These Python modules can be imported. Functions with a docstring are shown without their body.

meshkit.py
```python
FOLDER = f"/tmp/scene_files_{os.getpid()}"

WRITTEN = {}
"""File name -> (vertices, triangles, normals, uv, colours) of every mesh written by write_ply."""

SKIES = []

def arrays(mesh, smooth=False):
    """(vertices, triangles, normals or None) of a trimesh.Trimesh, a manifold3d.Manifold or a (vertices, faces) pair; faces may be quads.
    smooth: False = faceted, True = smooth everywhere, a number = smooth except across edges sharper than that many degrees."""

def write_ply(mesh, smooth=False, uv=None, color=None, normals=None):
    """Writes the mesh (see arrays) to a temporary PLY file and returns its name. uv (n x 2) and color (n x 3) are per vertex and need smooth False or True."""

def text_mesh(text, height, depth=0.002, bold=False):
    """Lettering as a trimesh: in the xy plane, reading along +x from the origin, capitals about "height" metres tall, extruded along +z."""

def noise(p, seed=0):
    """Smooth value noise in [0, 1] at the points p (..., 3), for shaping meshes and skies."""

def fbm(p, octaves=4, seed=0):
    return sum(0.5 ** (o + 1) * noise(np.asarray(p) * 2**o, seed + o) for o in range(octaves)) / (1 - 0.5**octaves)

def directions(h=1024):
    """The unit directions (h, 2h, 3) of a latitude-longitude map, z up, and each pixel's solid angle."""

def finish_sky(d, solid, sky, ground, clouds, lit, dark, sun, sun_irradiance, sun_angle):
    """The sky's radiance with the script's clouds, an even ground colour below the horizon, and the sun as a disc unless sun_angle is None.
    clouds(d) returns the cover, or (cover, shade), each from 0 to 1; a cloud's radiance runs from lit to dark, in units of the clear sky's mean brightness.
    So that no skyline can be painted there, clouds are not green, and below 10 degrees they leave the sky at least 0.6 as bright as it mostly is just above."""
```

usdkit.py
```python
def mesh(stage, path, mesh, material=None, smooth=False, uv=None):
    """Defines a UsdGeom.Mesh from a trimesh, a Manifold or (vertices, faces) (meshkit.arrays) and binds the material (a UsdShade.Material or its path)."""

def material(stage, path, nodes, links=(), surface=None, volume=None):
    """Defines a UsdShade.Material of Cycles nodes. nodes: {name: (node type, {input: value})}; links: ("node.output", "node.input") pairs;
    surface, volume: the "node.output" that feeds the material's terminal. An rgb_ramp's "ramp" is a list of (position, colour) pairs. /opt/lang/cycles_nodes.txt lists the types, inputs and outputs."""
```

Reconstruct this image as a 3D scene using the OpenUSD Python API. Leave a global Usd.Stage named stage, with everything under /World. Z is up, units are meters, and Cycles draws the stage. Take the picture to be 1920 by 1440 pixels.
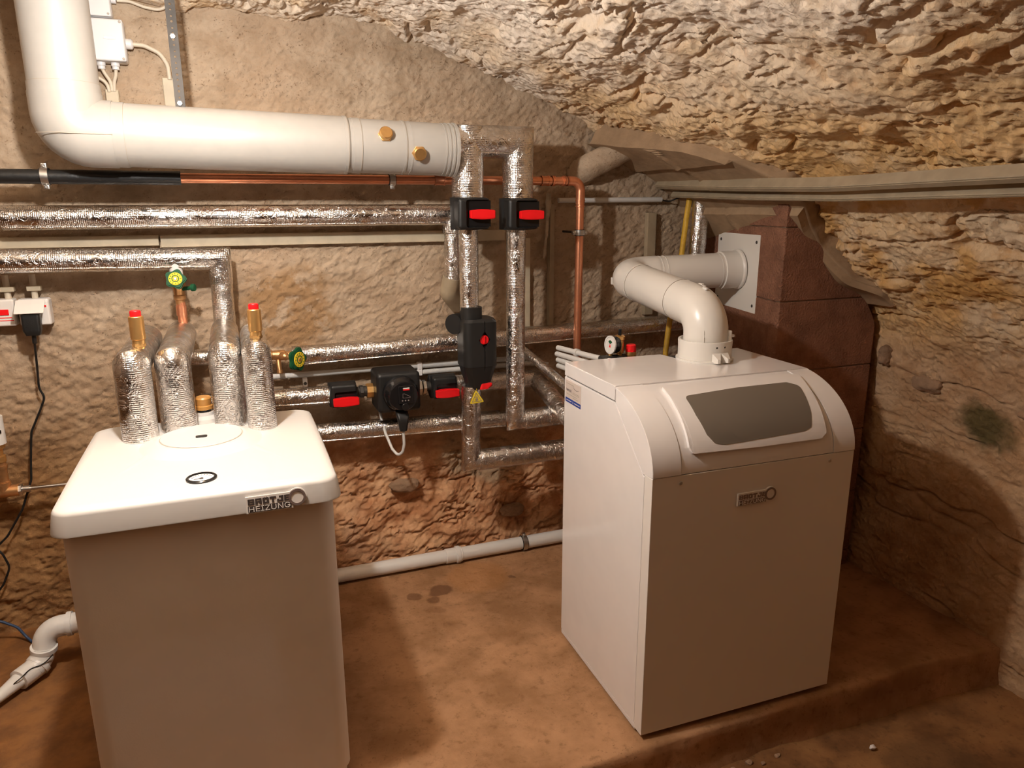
import math
import numpy as np
import trimesh
import manifold3d as m3
import meshkit
import usdkit
from scipy.interpolate import PchipInterpolator
from shapely.geometry import Polygon, Point, box as sbox
from shapely.ops import unary_union
from pxr import Usd, UsdGeom, UsdLux, UsdShade, Gf, Sdf

stage = Usd.Stage.CreateInMemory()
UsdGeom.SetStageUpAxis(stage, UsdGeom.Tokens.z)
UsdGeom.Xform.Define(stage, '/World')
UsdGeom.Scope.Define(stage, '/World/Looks')

# ------------------------------------------------------------------ camera, light, exposure
EXPOSURE = 0.0
LAMP_POS, LAMP_POWER, LAMP_RADIUS, LAMP_COLOR = (-1.00, -1.08, 1.735), 53.0, 0.028, (1.0, 0.955, 0.90)
FILL_POS, FILL_POWER, FILL_COLOR = (0.35, -3.6, 1.55), 0.0, (1.0, 0.72, 0.48)
CAM_POS, YAW, PITCH, ROLL, FPX = (-0.8744, -2.521, 1.3345), 0.3672, 0.2427, -0.003, 1360.0


def make_camera():
    cy, sy, cp, sp = math.cos(YAW), math.sin(YAW), math.cos(PITCH), math.sin(PITCH)
    f, r0 = np.array([sy * cp, cy * cp, -sp]), np.array([cy, -sy, 0.0])
    u0 = np.cross(r0, f)
    r, u = math.cos(ROLL) * r0 + math.sin(ROLL) * u0, -math.sin(ROLL) * r0 + math.cos(ROLL) * u0
    cam = UsdGeom.Camera.Define(stage, '/World/camera')
    m = Gf.Matrix4d(*r, 0, *u, 0, *(-f), 0, *CAM_POS, 1)
    cam.AddTransformOp().Set(m)
    cam.CreateHorizontalApertureAttr(36.0)
    cam.CreateVerticalApertureAttr(27.0)
    cam.CreateFocalLengthAttr(36.0 * FPX / 1920)
    cam.CreateClippingRangeAttr(Gf.Vec2f(0.05, 100))
    cam.CreateExposureAttr(EXPOSURE)


def lamp(name, pos, power, radius, color):
    l = UsdLux.SphereLight.Define(stage, '/World/' + name)
    l.CreateRadiusAttr(radius)
    l.CreateIntensityAttr(power / (4 * math.pi * math.pi * radius * radius))
    l.CreateColorAttr(Gf.Vec3f(*color))
    l.AddTranslateOp().Set(Gf.Vec3d(*pos))


make_camera()
lamp('cellar_lamp', LAMP_POS, LAMP_POWER, LAMP_RADIUS, LAMP_COLOR)
if FILL_POWER:
    lamp('second_cellar_lamp', FILL_POS, FILL_POWER, 0.06, FILL_COLOR)


# ------------------------------------------------------------------ materials
def lin(r, g, b):
    return tuple(((c / 255 + 0.055) / 1.055) ** 2.4 if c > 10 else c / 255 / 12.92 for c in (r, g, b))


class G:
    """A small node-graph writer: an input given as '@node.socket' becomes a link."""
    def __init__(self):
        self.n, self.l, self.k = {}, [], 0

    def __call__(self, kind, out=None, **inp):
        self.k += 1
        name = 'n%d' % self.k
        vals = {}
        for key, v in inp.items():
            if isinstance(v, str) and v.startswith('@'):
                self.l.append((v[1:], '%s.%s' % (name, key)))
            else:
                vals[key] = v
        self.n[name] = (kind, vals)
        return '@%s.%s' % (name, out) if out else name

    def done(self, name, surface):
        return usdkit.material(stage, '/World/Looks/' + name, self.n, self.l, surface=surface[1:])

    # shortcuts
    def pos(self):
        return self('geometry', 'position')

    def obj(self):
        return self('texture_coordinate', 'object')

    def mapped(self, v, scale):
        return self('mapping', 'vector', vector=v, scale=scale)

    def noise(self, v, scale, detail=4.0, rough=0.55, dist=0.0):
        return self('noise_texture', 'fac', vector=v, scale=scale, detail=detail, roughness=rough, distortion=dist)

    def step(self, v, a, b, lo=0.0, hi=1.0):
        return self('map_range', 'result', range_type='smoothstep', value=v, from_min=a, from_max=b, to_min=lo, to_max=hi)

    def mix(self, f, a, b):
        return self('mix_color', 'result', fac=f, a=a, b=b)

    def m(self, op, a, b=0.0):
        return self('math', 'value', math_type=op, value1=a, value2=b)

    def bump(self, h, strength=0.5, distance=0.01, normal=None):
        kw = dict(height=h, strength=strength, distance=distance)
        if normal:
            kw['normal'] = normal
        return self('bump', 'normal', **kw)


def simple(name, color, rough=0.5, metallic=0.0, bump=None, var=0.0, spec=0.5, coat=0.0):
    g = G()
    kw = dict(roughness=rough, metallic=metallic, specular_ior_level=spec, coat_weight=coat, base_color=color)
    if var:
        n = g.noise(g.pos(), 14.0, 5.0, 0.6)
        kw['base_color'] = g.mix(g.step(n, 0.3, 0.7), tuple(c * (1 - var) for c in color), tuple(min(1, c * (1 + var)) for c in color))
    if bump:
        sc, st, dist = bump
        kw['normal'] = g.bump(g.noise(g.pos(), sc, 4.0, 0.6), st, dist)
    return g.done(name, g('principled_bsdf', 'BSDF', **kw))


def foil(name, axis):
    """Aluminium foil with the woven scrim showing through as fine ribs, and crinkles."""
    g = G()
    p = g.pos()
    rib = g('wave_texture', 'fac', wave_type='bands', bands_direction=axis, vector=p, scale=62.0, distortion=0.6, detail=1.0, detail_scale=2.0)
    other = 'z' if axis in 'xy' else 'x'
    rib2 = g('wave_texture', 'fac', wave_type='bands', bands_direction=other, vector=p, scale=55.0, distortion=0.6, detail=1.0, detail_scale=2.0)
    patch = g.step(g.noise(p, 11.0, 2.0), 0.36, 0.58)
    ribs = g.m('multiply', g.m('add', rib, g.m('multiply', rib2, 0.35)), patch)
    cr = g('voronoi_texture', 'distance', feature='f1', vector=g('vector_math', 'vector', vector_math_type='add', vector1=p, vector2=p), scale=24.0) if False else g.noise(p, 42.0, 5.0, 0.65, 0.8)
    crease = g.m('absolute', g.m('subtract', g.noise(p, 26.0, 3.0, 0.6, 1.2), 0.5))
    b1 = g.bump(ribs, 0.32, 0.0022)
    b2 = g.bump(cr, 0.42, 0.004, b1)
    b3 = g.bump(g.m('minimum', crease, 0.06), 0.6, 0.02, b2)
    tint = g.mix(g.step(g.noise(p, 7.0, 4.0), 0.3, 0.75), (0.66, 0.64, 0.62), (0.84, 0.82, 0.80))
    rough = g.step(g.noise(p, 18.0, 4.0), 0.25, 0.75, 0.13, 0.28)
    return g.done(name, g('principled_bsdf', 'BSDF', base_color=tint, metallic=1.0, roughness=rough, normal=b3))


M = {}
M['foil_x'], M['foil_y'], M['foil_z'] = foil('foil_x', 'x'), foil('foil_y', 'y'), foil('foil_z', 'z')
M['duct'] = simple('duct_white', (0.42, 0.40, 0.37), 0.38, var=0.03, bump=(9.0, 0.06, 0.01))
M['seam'] = simple('seam_grey', (0.40, 0.35, 0.29), 0.5)
M['white'] = simple('white_enamel', (0.78, 0.75, 0.74), 0.16, var=0.015, coat=0.25)
M['white_rough'] = simple('white_textured_enamel', (0.74, 0.70, 0.66), 0.34, bump=(420.0, 0.12, 0.001))
M['lid'] = simple('white_plastic', (0.60, 0.575, 0.55), 0.36, bump=(260.0, 0.05, 0.001))
M['wrap'] = simple('white_vinyl_wrap', (0.72, 0.67, 0.62), 0.55, bump=(300.0, 0.2, 0.001), var=0.02)
M['pvc'] = simple('white_pvc', (0.74, 0.72, 0.69), 0.35)
M['flue'] = simple('flue_white_plastic', (0.77, 0.74, 0.69), 0.30)
M['conduit'] = simple('grey_conduit', (0.60, 0.59, 0.57), 0.42)
M['beige'] = simple('beige_trunking', (0.50, 0.42, 0.30), 0.55, var=0.10)
M['tan'] = simple('tan_trunking', (0.34, 0.27, 0.18), 0.6, var=0.12)
M['boxgrey'] = simple('pale_grey_plastic', (0.66, 0.64, 0.63), 0.35)
M['cable'] = simple('beige_cable', (0.58, 0.50, 0.39), 0.5)
M['copper'] = simple('copper', (0.80, 0.34, 0.19), 0.34, 0.85, var=0.12, bump=(60.0, 0.05, 0.002))
M['brass'] = simple('brass', (0.80, 0.48, 0.18), 0.33, 0.88, var=0.10)
M['bronze'] = simple('old_bronze', (0.55, 0.30, 0.13), 0.40, 0.8, var=0.25)
M['steel'] = simple('galvanised_steel', (0.60, 0.58, 0.55), 0.36, 1.0, var=0.15)
M['dark_steel'] = simple('dark_steel', (0.055, 0.048, 0.042), 0.6, 0.3, var=0.3)
M['black'] = simple('black_foam_shell', (0.012, 0.012, 0.012), 0.48, bump=(300.0, 0.15, 0.001))
M['rubber'] = simple('black_rubber', (0.010, 0.010, 0.010), 0.42, bump=(90.0, 0.3, 0.003))
M['gloss_black'] = simple('gloss_black', (0.010, 0.010, 0.011), 0.15)
M['red'] = simple('red_plastic', (0.80, 0.008, 0.012), 0.38)
M['green'] = simple('green_plastic', (0.008, 0.075, 0.03), 0.6, spec=0.25)
M['yellow'] = simple('yellow_plastic', (0.72, 0.54, 0.03), 0.6, spec=0.25)
M['gas_yellow'] = simple('yellow_gas_hose', (0.58, 0.34, 0.03), 0.55, var=0.3, bump=(80.0, 0.5, 0.004))
M['orange'] = simple('amber_plastic', (0.50, 0.24, 0.06), 0.4)
M['grey_window'] = simple('smoked_grey_window', lin(112, 104, 94), 0.42)
M['emblem_grey'] = simple('emblem_grey', (0.22, 0.16, 0.14), 0.35, 0.3)
M['emblem_dark'] = simple('emblem_dark', (0.06, 0.045, 0.04), 0.5)
M['emblem_light'] = simple('emblem_light', (0.72, 0.68, 0.64), 0.4)
M['paper'] = simple('sticker_paper', (0.60, 0.52, 0.47), 0.5)
M['blue'] = simple('sticker_blue', (0.020, 0.06, 0.32), 0.4)
M['ink'] = simple('printed_ink', (0.22, 0.18, 0.17), 0.6)
M['dial'] = simple('dial_face', (0.70, 0.68, 0.65), 0.35)
M['bluewire'] = simple('blue_wire', (0.03, 0.06, 0.13), 0.5)
M['rope'] = simple('frayed_plaster_rope', (0.42, 0.35, 0.26), 0.9, var=0.3)
M['dark_gap'] = simple('dark_gap', (0.05, 0.045, 0.04), 0.7)


def wall_material():
    g = G()
    p = g.pos()
    big, mid, fine = g.noise(p, 2.2, 5.0, 0.6), g.noise(p, 9.0, 6.0, 0.62), g.noise(p, 55.0, 6.0, 0.7)
    plaster = g.mix(g.step(mid, 0.32, 0.68), lin(160, 138, 114), lin(188, 168, 145))
    plaster = g.mix(g.step(big, 0.42, 0.66, 0.0, 0.55), plaster, lin(172, 146, 120))
    plaster = g.mix(g.step(fine, 0.58, 0.72, 0.0, 0.5), plaster, lin(140, 110, 80))
    holes = g.m('multiply', g.step(g.noise(p, 150.0, 3.0, 0.6, 0.5), 0.60, 0.70), g.step(g.noise(p, 12.0, 3.0), 0.40, 0.60))
    plaster = g.mix(g.m('multiply', holes, 0.65), plaster, lin(112, 82, 56))
    # a damp brown stain with pale flakes, right of the upper left pipes
    warp = g('vector_math', 'vector', math_type='add', vector1=p, vector2=g('vector_math', 'vector', math_type='scale', vector1=g('noise_texture', 'color', vector=p, scale=9.0, detail=4.0), scale=0.16))
    def blob(c, r0, r1, scale=(1, 1, 1)):
        d = g('vector_math', 'value', math_type='distance', vector1=g.mapped(warp, scale), vector2=tuple((c[i] + 0.08) * scale[i] for i in range(3)))
        return g.step(d, r0, r1, 1.0, 0.0)
    stain = g.m('multiply', blob((-0.72, 0.0, 0.99), 0.10, 0.19, (0.9, 0.3, 1.0)), g.step(g.noise(p, 16.0, 4.0, 0.6), 0.62, 0.48, 0.0, 1.0))
    stain2 = blob((-1.18, 0.0, 0.86), 0.04, 0.08, (1, 0.3, 1))
    plaster = g.mix(g.m('multiply', stain, 0.8), plaster, lin(150, 116, 78))
    plaster = g.mix(g.m('multiply', stain2, 0.5), plaster, lin(140, 104, 72))
    # towards the floor the render gives way to earth and rubble
    earth = g.mix(g.step(mid, 0.35, 0.65), lin(186, 132, 92), lin(226, 180, 138))
    earth = g.mix(g.step(g.noise(p, 5.0, 5.0, 0.6), 0.5, 0.7, 0.0, 0.7), earth, lin(200, 160, 126))
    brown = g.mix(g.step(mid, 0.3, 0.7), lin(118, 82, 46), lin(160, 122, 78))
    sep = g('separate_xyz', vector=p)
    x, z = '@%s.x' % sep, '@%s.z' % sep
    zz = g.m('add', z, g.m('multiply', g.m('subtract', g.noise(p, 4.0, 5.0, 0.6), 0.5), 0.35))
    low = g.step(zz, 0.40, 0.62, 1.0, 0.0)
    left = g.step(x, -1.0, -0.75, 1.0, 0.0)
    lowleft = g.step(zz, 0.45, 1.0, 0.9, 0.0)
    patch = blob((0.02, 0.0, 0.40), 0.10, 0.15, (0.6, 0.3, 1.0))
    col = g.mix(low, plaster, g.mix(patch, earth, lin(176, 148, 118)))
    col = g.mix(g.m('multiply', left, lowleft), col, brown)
    v = g('voronoi_texture', 'distance', vector=p, scale=70.0, feature='f1')
    b = g.bump(g.noise(p, 120.0, 5.0, 0.7), 0.55, 0.006)
    b = g.bump(v, 0.2, 0.006, b)
    b = g.bump(g.m('multiply', holes, -1.0), 0.6, 0.004, b)
    return g.done('cellar_plaster', g('principled_bsdf', 'BSDF', base_color=col, roughness=0.92, specular_ior_level=0.2, normal=b))


def rock_material():
    g = G()
    p = g.pos()
    q = g.mapped(p, (1.0, 0.45, 1.0))
    big, mid, fine = g.noise(q, 2.6, 5.0, 0.6), g.noise(p, 13.0, 6.0, 0.65), g.noise(p, 70.0, 6.0, 0.7)
    base = g.mix(g.step(big, 0.38, 0.62), lin(238, 200, 148), lin(236, 210, 176))
    base = g.mix(g.step(mid, 0.50, 0.72, 0.0, 0.75), base, lin(212, 160, 102))
    base = g.mix(g.step(fine, 0.55, 0.70, 0.0, 0.5), base, lin(246, 228, 202))
    # lime-washed part of the vault near the back wall, ochre on the right
    sep = g('separate_xyz', vector=p)
    x, y, z = ('@%s.%s' % (sep, c) for c in 'xyz')
    lime = g.m('multiply', g.step(x, 0.1, 0.55, 1.0, 0.0), g.step(g.noise(q, 5.0, 5.0, 0.65), 0.35, 0.6, 0.2, 1.0))
    base = g.mix(g.m('multiply', lime, 0.9), base, lin(244, 228, 210))
    och = g.m('multiply', g.step(z, 0.75, 1.1, 0.0, 1.0), g.step(x, 0.45, 0.9, 0.0, 1.0))
    base = g.mix(g.m('multiply', och, g.step(g.noise(p, 6.0, 4.0), 0.42, 0.62, 0.0, 0.8)), base, lin(226, 172, 96))
    lowc = g.mix(g.step(g.noise(p, 7.0, 5.0, 0.6), 0.35, 0.65), lin(184, 140, 100), lin(212, 176, 140))
    base = g.mix(g.step(z, 0.80, 1.0, 0.85, 0.0), base, lowc)
    warp = g('vector_math', 'vector', math_type='add', vector1=p, vector2=g('vector_math', 'vector', math_type='scale', vector1=g('noise_texture', 'color', vector=p, scale=12.0, detail=4.0), scale=0.12))
    def blob(c, r0, r1, scale):
        d = g('vector_math', 'value', math_type='distance', vector1=g.mapped(warp, scale), vector2=tuple((c[i] + 0.06) * scale[i] for i in range(3)))
        return g.step(d, r0, r1, 1.0, 0.0)
    moss = blob((1.26, -1.03, 0.66), 0.04, 0.09, (0.2, 0.75, 1.0))
    base = g.mix(g.m('multiply', moss, 0.85), base, lin(84, 78, 40))
    grey = blob((1.26, -0.80, 0.74), 0.03, 0.045, (0.2, 1, 1))
    base = g.mix(g.m('multiply', grey, 0.6), base, lin(138, 114, 92))
    b = g.bump(g.noise(p, 95.0, 6.0, 0.75), 0.8, 0.010)
    b = g.bump(g('voronoi_texture', 'distance', vector=p, scale=58.0), 0.4, 0.010, b)
    return g.done('rough_vault_rock', g('principled_bsdf', 'BSDF', base_color=base, roughness=0.93, specular_ior_level=0.2, normal=b))


def slab_material(name, a, b_, c, stains=()):
    g = G()
    p = g.pos()
    base = g.mix(g.step(g.noise(p, 5.0, 6.0, 0.62), 0.34, 0.66), a, b_)
    base = g.mix(g.step(g.noise(p, 38.0, 5.0, 0.65), 0.52, 0.72, 0.0, 0.5), base, c)
    if stains:
        warp = g('vector_math', 'vector', math_type='add', vector1=p, vector2=g('vector_math', 'vector', math_type='scale', vector1=g('noise_texture', 'color', vector=p, scale=14.0, detail=3.0), scale=0.07))
        for (x, y, r, sy, amount, col) in stains:
            d = g('vector_math', 'value', math_type='distance', vector1=g.mapped(warp, (1, sy, 0.001)), vector2=(x + 0.035, (y + 0.035) * sy, 0.0))
            base = g.mix(g.m('multiply', g.step(d, r * 0.75, r * 1.15, 1.0, 0.0), amount), base, col)
    if stains:
        sx_ = '@%s.x' % g('separate_xyz', vector=warp)
        base = g.mix(g.step(sx_, -1.30, -1.12, 0.8, 0.0), base, g.mix(g.step(g.noise(p, 9.0, 5.0, 0.6), 0.35, 0.65), lin(104, 64, 28), lin(140, 92, 44)))
    speck = g.m('multiply', g.step(g.noise(p, 120.0, 3.0, 0.6, 0.4), 0.60, 0.70), g.step(g.noise(p, 7.0, 4.0), 0.44, 0.60))
    base = g.mix(g.m('multiply', speck, 0.6), base, c)
    b = g.bump(g.noise(p, 60.0, 6.0, 0.7), 0.35, 0.006)
    b = g.bump(g.noise(p, 8.0, 4.0, 0.6), 0.3, 0.02, b)
    return g.done(name, g('principled_bsdf', 'BSDF', base_color=base, roughness=0.82, specular_ior_level=0.3, normal=b))


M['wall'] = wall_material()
M['rock'] = rock_material()
M['plinth'] = slab_material('plinth_concrete', lin(142, 104, 70), lin(176, 134, 98), lin(112, 78, 48),
                            [(-0.28, -0.25, 0.045, 1.3, 0.7, lin(88, 54, 30)), (-0.37, -0.25, 0.030, 1.6, 0.6, lin(92, 58, 32)), (-0.32, -0.30, 0.028, 1.0, 0.6, lin(92, 58, 32)),
                             (-0.33, -0.37, 0.030, 1.0, 0.3, lin(110, 70, 38)), (0.0, -0.25, 0.012, 1, 0.5, lin(70, 50, 34)), (-0.12, -0.2, 0.12, 1.0, 0.25, lin(190, 130, 70))])
M['floor'] = slab_material('earth_floor', lin(112, 76, 44), lin(150, 108, 66), lin(84, 56, 32), [(0.75, -1.45, 0.16, 1.0, 0.5, lin(74, 54, 34)), (0.35, -1.38, 0.06, 1.0, 0.5, lin(170, 118, 70))])
M['block'] = simple('red_pumice_block', lin(152, 108, 86), 0.95, var=0.2, bump=(130.0, 1.0, 0.014), spec=0.15)
M['mortar'] = simple('grey_mortar', lin(136, 116, 96), 0.95, var=0.12, bump=(120.0, 0.5, 0.006), spec=0.15)
M['concrete'] = simple('formed_concrete', lin(158, 132, 104), 0.9, var=0.14, bump=(60.0, 0.35, 0.006), spec=0.2)
M['dark_rubble'] = simple('dark_rubble_wall', lin(104, 76, 52), 0.95, var=0.25, bump=(30.0, 0.6, 0.02), spec=0.15)
M['stone'] = simple('grey_fieldstone', lin(150, 122, 98), 0.9, var=0.2, bump=(70.0, 0.6, 0.008), spec=0.2)

# ------------------------------------------------------------------ scene tree helpers
_used = {}


def numbered(path):
    k = _used.get(path, -1) + 1
    _used[path] = k
    return path if k == 0 else '%s_%03d' % (path, k)


def clean(m):
    return meshkit.arrays(m, False)[:2]


class Thing:
    """A top-level Xform at the thing's base; parts are given in world coordinates (or in local ones with local=True)."""
    def __init__(self, name, label, category, base=(0, 0, 0), group=None, kind=None, rotz=0.0, local=False):
        self.path = numbered('/World/' + name)
        self.base = np.array(base, float)
        self.shift = np.zeros(3) if local else self.base
        x = UsdGeom.Xform.Define(stage, self.path)
        x.AddTranslateOp().Set(Gf.Vec3d(*map(float, self.base)))
        if rotz:
            x.AddRotateZOp().Set(rotz)
        self.prim = x.GetPrim()
        keys(self.prim, label, category, group, kind)

    def part(self, name, mesh, mat, smooth=35, under=None, label=None, kind=None):
        path = numbered('%s/%s' % (under or self.path, name))
        v, f, _ = meshkit.arrays(mesh)
        pr = usdkit.mesh(stage, path, (v - self.shift, f), M[mat], smooth=smooth).GetPrim()
        keys(pr, label, None, None, kind)
        return path


def keys(prim, label=None, category=None, group=None, kind=None):
    for k, v in (('label', label), ('category', category), ('group', group), ('kind', kind)):
        if v:
            prim.SetCustomDataByKey(k, v)


def single(name, mesh, mat, label=None, category=None, group=None, kind=None, smooth=35):
    path = numbered('/World/' + name)
    pr = usdkit.mesh(stage, path, mesh, M[mat], smooth=smooth).GetPrim()
    keys(pr, label, category, group, kind)
    return path


# ------------------------------------------------------------------ shape helpers
V = lambda *a: np.array(a, float)


def unit(v):
    v = np.asarray(v, float)
    return v / np.linalg.norm(v)


def cat(*ms):
    vs, fs, n = [], [], 0
    for m in ms:
        v, f, _ = meshkit.arrays(m)
        vs.append(v); fs.append(f + n); n += len(v)
    return np.vstack(vs), np.vstack(fs)


def frame(d):
    d = unit(d)
    a = V(0, 0, 1) if abs(d[2]) < 0.9 else V(0, 1, 0)
    u = unit(np.cross(a, d))
    return u, np.cross(d, u), d


def round_path(path, bend, step=8):
    """Replaces each corner of a polyline by an arc of radius bend (scalar or per corner)."""
    path = [np.asarray(p, float) for p in path]
    if len(path) < 3 or not np.any(bend):
        return np.array(path)
    out = [path[0]]
    bends = [bend] * (len(path) - 2) if np.ndim(bend) == 0 else list(bend)
    for i in range(1, len(path) - 1):
        a, b, c = path[i - 1], path[i], path[i + 1]
        d1, d2 = unit(b - a), unit(c - b)
        ang = math.acos(np.clip(d1 @ d2, -1, 1))
        r = bends[i - 1]
        if ang < 0.02 or r <= 0:
            out.append(b); continue
        t = min(r * math.tan(ang / 2), 0.49 * np.linalg.norm(b - a) if i > 1 else 0.98 * np.linalg.norm(b - a), 0.49 * np.linalg.norm(c - b) if i < len(path) - 2 else 0.98 * np.linalg.norm(c - b))
        r = t / math.tan(ang / 2)
        n = unit(d2 - d1 * (d1 @ d2))
        o = b - d1 * t + n * r
        k = max(2, int(math.ceil(ang / math.radians(90 / step))))
        for j in range(k + 1):
            th = ang * j / k
            out.append(o - n * r * math.cos(th) + d1 * r * math.sin(th))
    out.append(path[-1])
    return np.array(out)


def tube(path, r, n=24, bend=0.0, caps=True, rough=0.0, step=None, seed=0, inner=None):
    """Sweeps a circle along a polyline (corners mitred, or rounded by bend)."""
    P = round_path(path, bend)
    if step:
        Q = [P[0]]
        for a, b in zip(P[:-1], P[1:]):
            k = max(1, int(np.linalg.norm(b - a) / step))
            Q += [a + (b - a) * (j + 1) / k for j in range(k)]
        P = np.array(Q)
    P = P[np.r_[True, np.linalg.norm(np.diff(P, axis=0), axis=1) > 1e-6]]
    T = np.diff(P, axis=0)
    T /= np.linalg.norm(T, axis=1)[:, None]
    u, v, _ = frame(T[0])
    rr = np.broadcast_to(np.asarray(r, float), (len(P),)) if np.ndim(r) == 0 or len(r) == len(P) else np.interp(np.linspace(0, 1, len(P)), np.linspace(0, 1, len(r)), r)
    th = np.arange(n) * 2 * np.pi / n
    rings = []
    for i in range(len(P)):
        d_in = T[max(i - 1, 0)]
        d_out = T[min(i, len(T) - 1)]
        ring = rr[i] * (np.cos(th)[:, None] * u + np.sin(th)[:, None] * v)
        if i == 0:
            rings.append(P[0] + ring)
            continue
        t = d_in + d_out
        if np.linalg.norm(t) < 1e-6:
            t = d_in
        t = unit(t)
        # project ring along d_in on the plane through P[i] with normal t
        k = -(ring @ t) / (d_in @ t)
        rings.append(P[i] + ring + k[:, None] * d_in)
        if i < len(T):
            # reflect the frame into the next segment
            ax = np.cross(d_in, d_out)
            s = np.linalg.norm(ax)
            if s > 1e-9:
                R = trimesh.transformations.rotation_matrix(math.atan2(s, d_in @ d_out), ax / s)[:3, :3]
                u, v = R @ u, R @ v
    A = np.array(rings)
    if rough:
        q = A.reshape(-1, 3)
        c = np.repeat(P, n, axis=0)
        d = q - c
        L = np.linalg.norm(d, axis=1)[:, None]
        w = (meshkit.fbm(q * 38.0, 4, seed) - 0.5) * 2 + 0.6 * (meshkit.noise(q * 16.0, seed + 7) - 0.5)
        q = q + d / np.maximum(L, 1e-9) * (w * rough)[:, None]
        A = q.reshape(A.shape)
    m = len(P)
    verts = A.reshape(-1, 3)
    i, j = np.meshgrid(np.arange(m - 1), np.arange(n), indexing='ij')
    a, b = i * n + j, i * n + (j + 1) % n
    c, d = a + n, b + n
    F = np.vstack([np.stack([a, b, d], -1).reshape(-1, 3), np.stack([a, d, c], -1).reshape(-1, 3)])
    if caps:
        k = len(verts)
        verts = np.vstack([verts, P[0], P[-1]])
        jj = np.arange(n)
        F = np.vstack([F, np.stack([np.full(n, k), (jj + 1) % n, jj], -1), np.stack([np.full(n, k + 1), (m - 1) * n + jj, (m - 1) * n + (jj + 1) % n], -1)])
    return verts, F


def lathe(prof, origin, axis, n=32):
    """Revolves (radius, height) points about an axis from origin. The profile's ends are closed when their radius is 0."""
    u, v, d = frame(axis)
    prof = np.asarray(prof, float)
    th = np.arange(n) * 2 * np.pi / n
    ring = np.cos(th)[:, None] * u + np.sin(th)[:, None] * v
    verts = np.array([np.asarray(origin, float) + h * d + r * ring for r, h in prof]).reshape(-1, 3)
    m = len(prof)
    i, j = np.meshgrid(np.arange(m - 1), np.arange(n), indexing='ij')
    a, b = i * n + j, i * n + (j + 1) % n
    c, e = a + n, b + n
    F = np.vstack([np.stack([a, b, e], -1).reshape(-1, 3), np.stack([a, e, c], -1).reshape(-1, 3)])
    tm = trimesh.Trimesh(verts, F, process=False)
    tm.merge_vertices()
    tm.update_faces(tm.nondegenerate_faces())
    return np.array(tm.vertices), np.array(tm.faces)


def disc(origin, axis, r, h, bev=0.0015, n=32):
    bev = min(bev, h * 0.4, r * 0.4)
    return lathe([(0, 0), (r, 0), (r, h - bev), (r - bev, h), (0, h)], origin, axis, n)


def ring(origin, axis, r0, r1, h, n=32):
    return lathe([(r0, 0), (r1, 0), (r1, h), (r0, h), (r0, 0)], origin, axis, n)


def hexnut(origin, axis, r, h, n=6):
    b = 0.12 * r
    return lathe([(0, 0), (r - b, 0), (r, b * .6), (r, h - b * .6), (r - b, h), (0, h)], origin, axis, n)


def oriented(mesh, origin, ax, ay, az):
    v, f, _ = meshkit.arrays(mesh)
    B = np.array([unit(ax), unit(ay), unit(az)])
    if np.linalg.det(B) < 0:
        f = f[:, ::-1]
    return v @ B + np.asarray(origin, float), f


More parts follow.
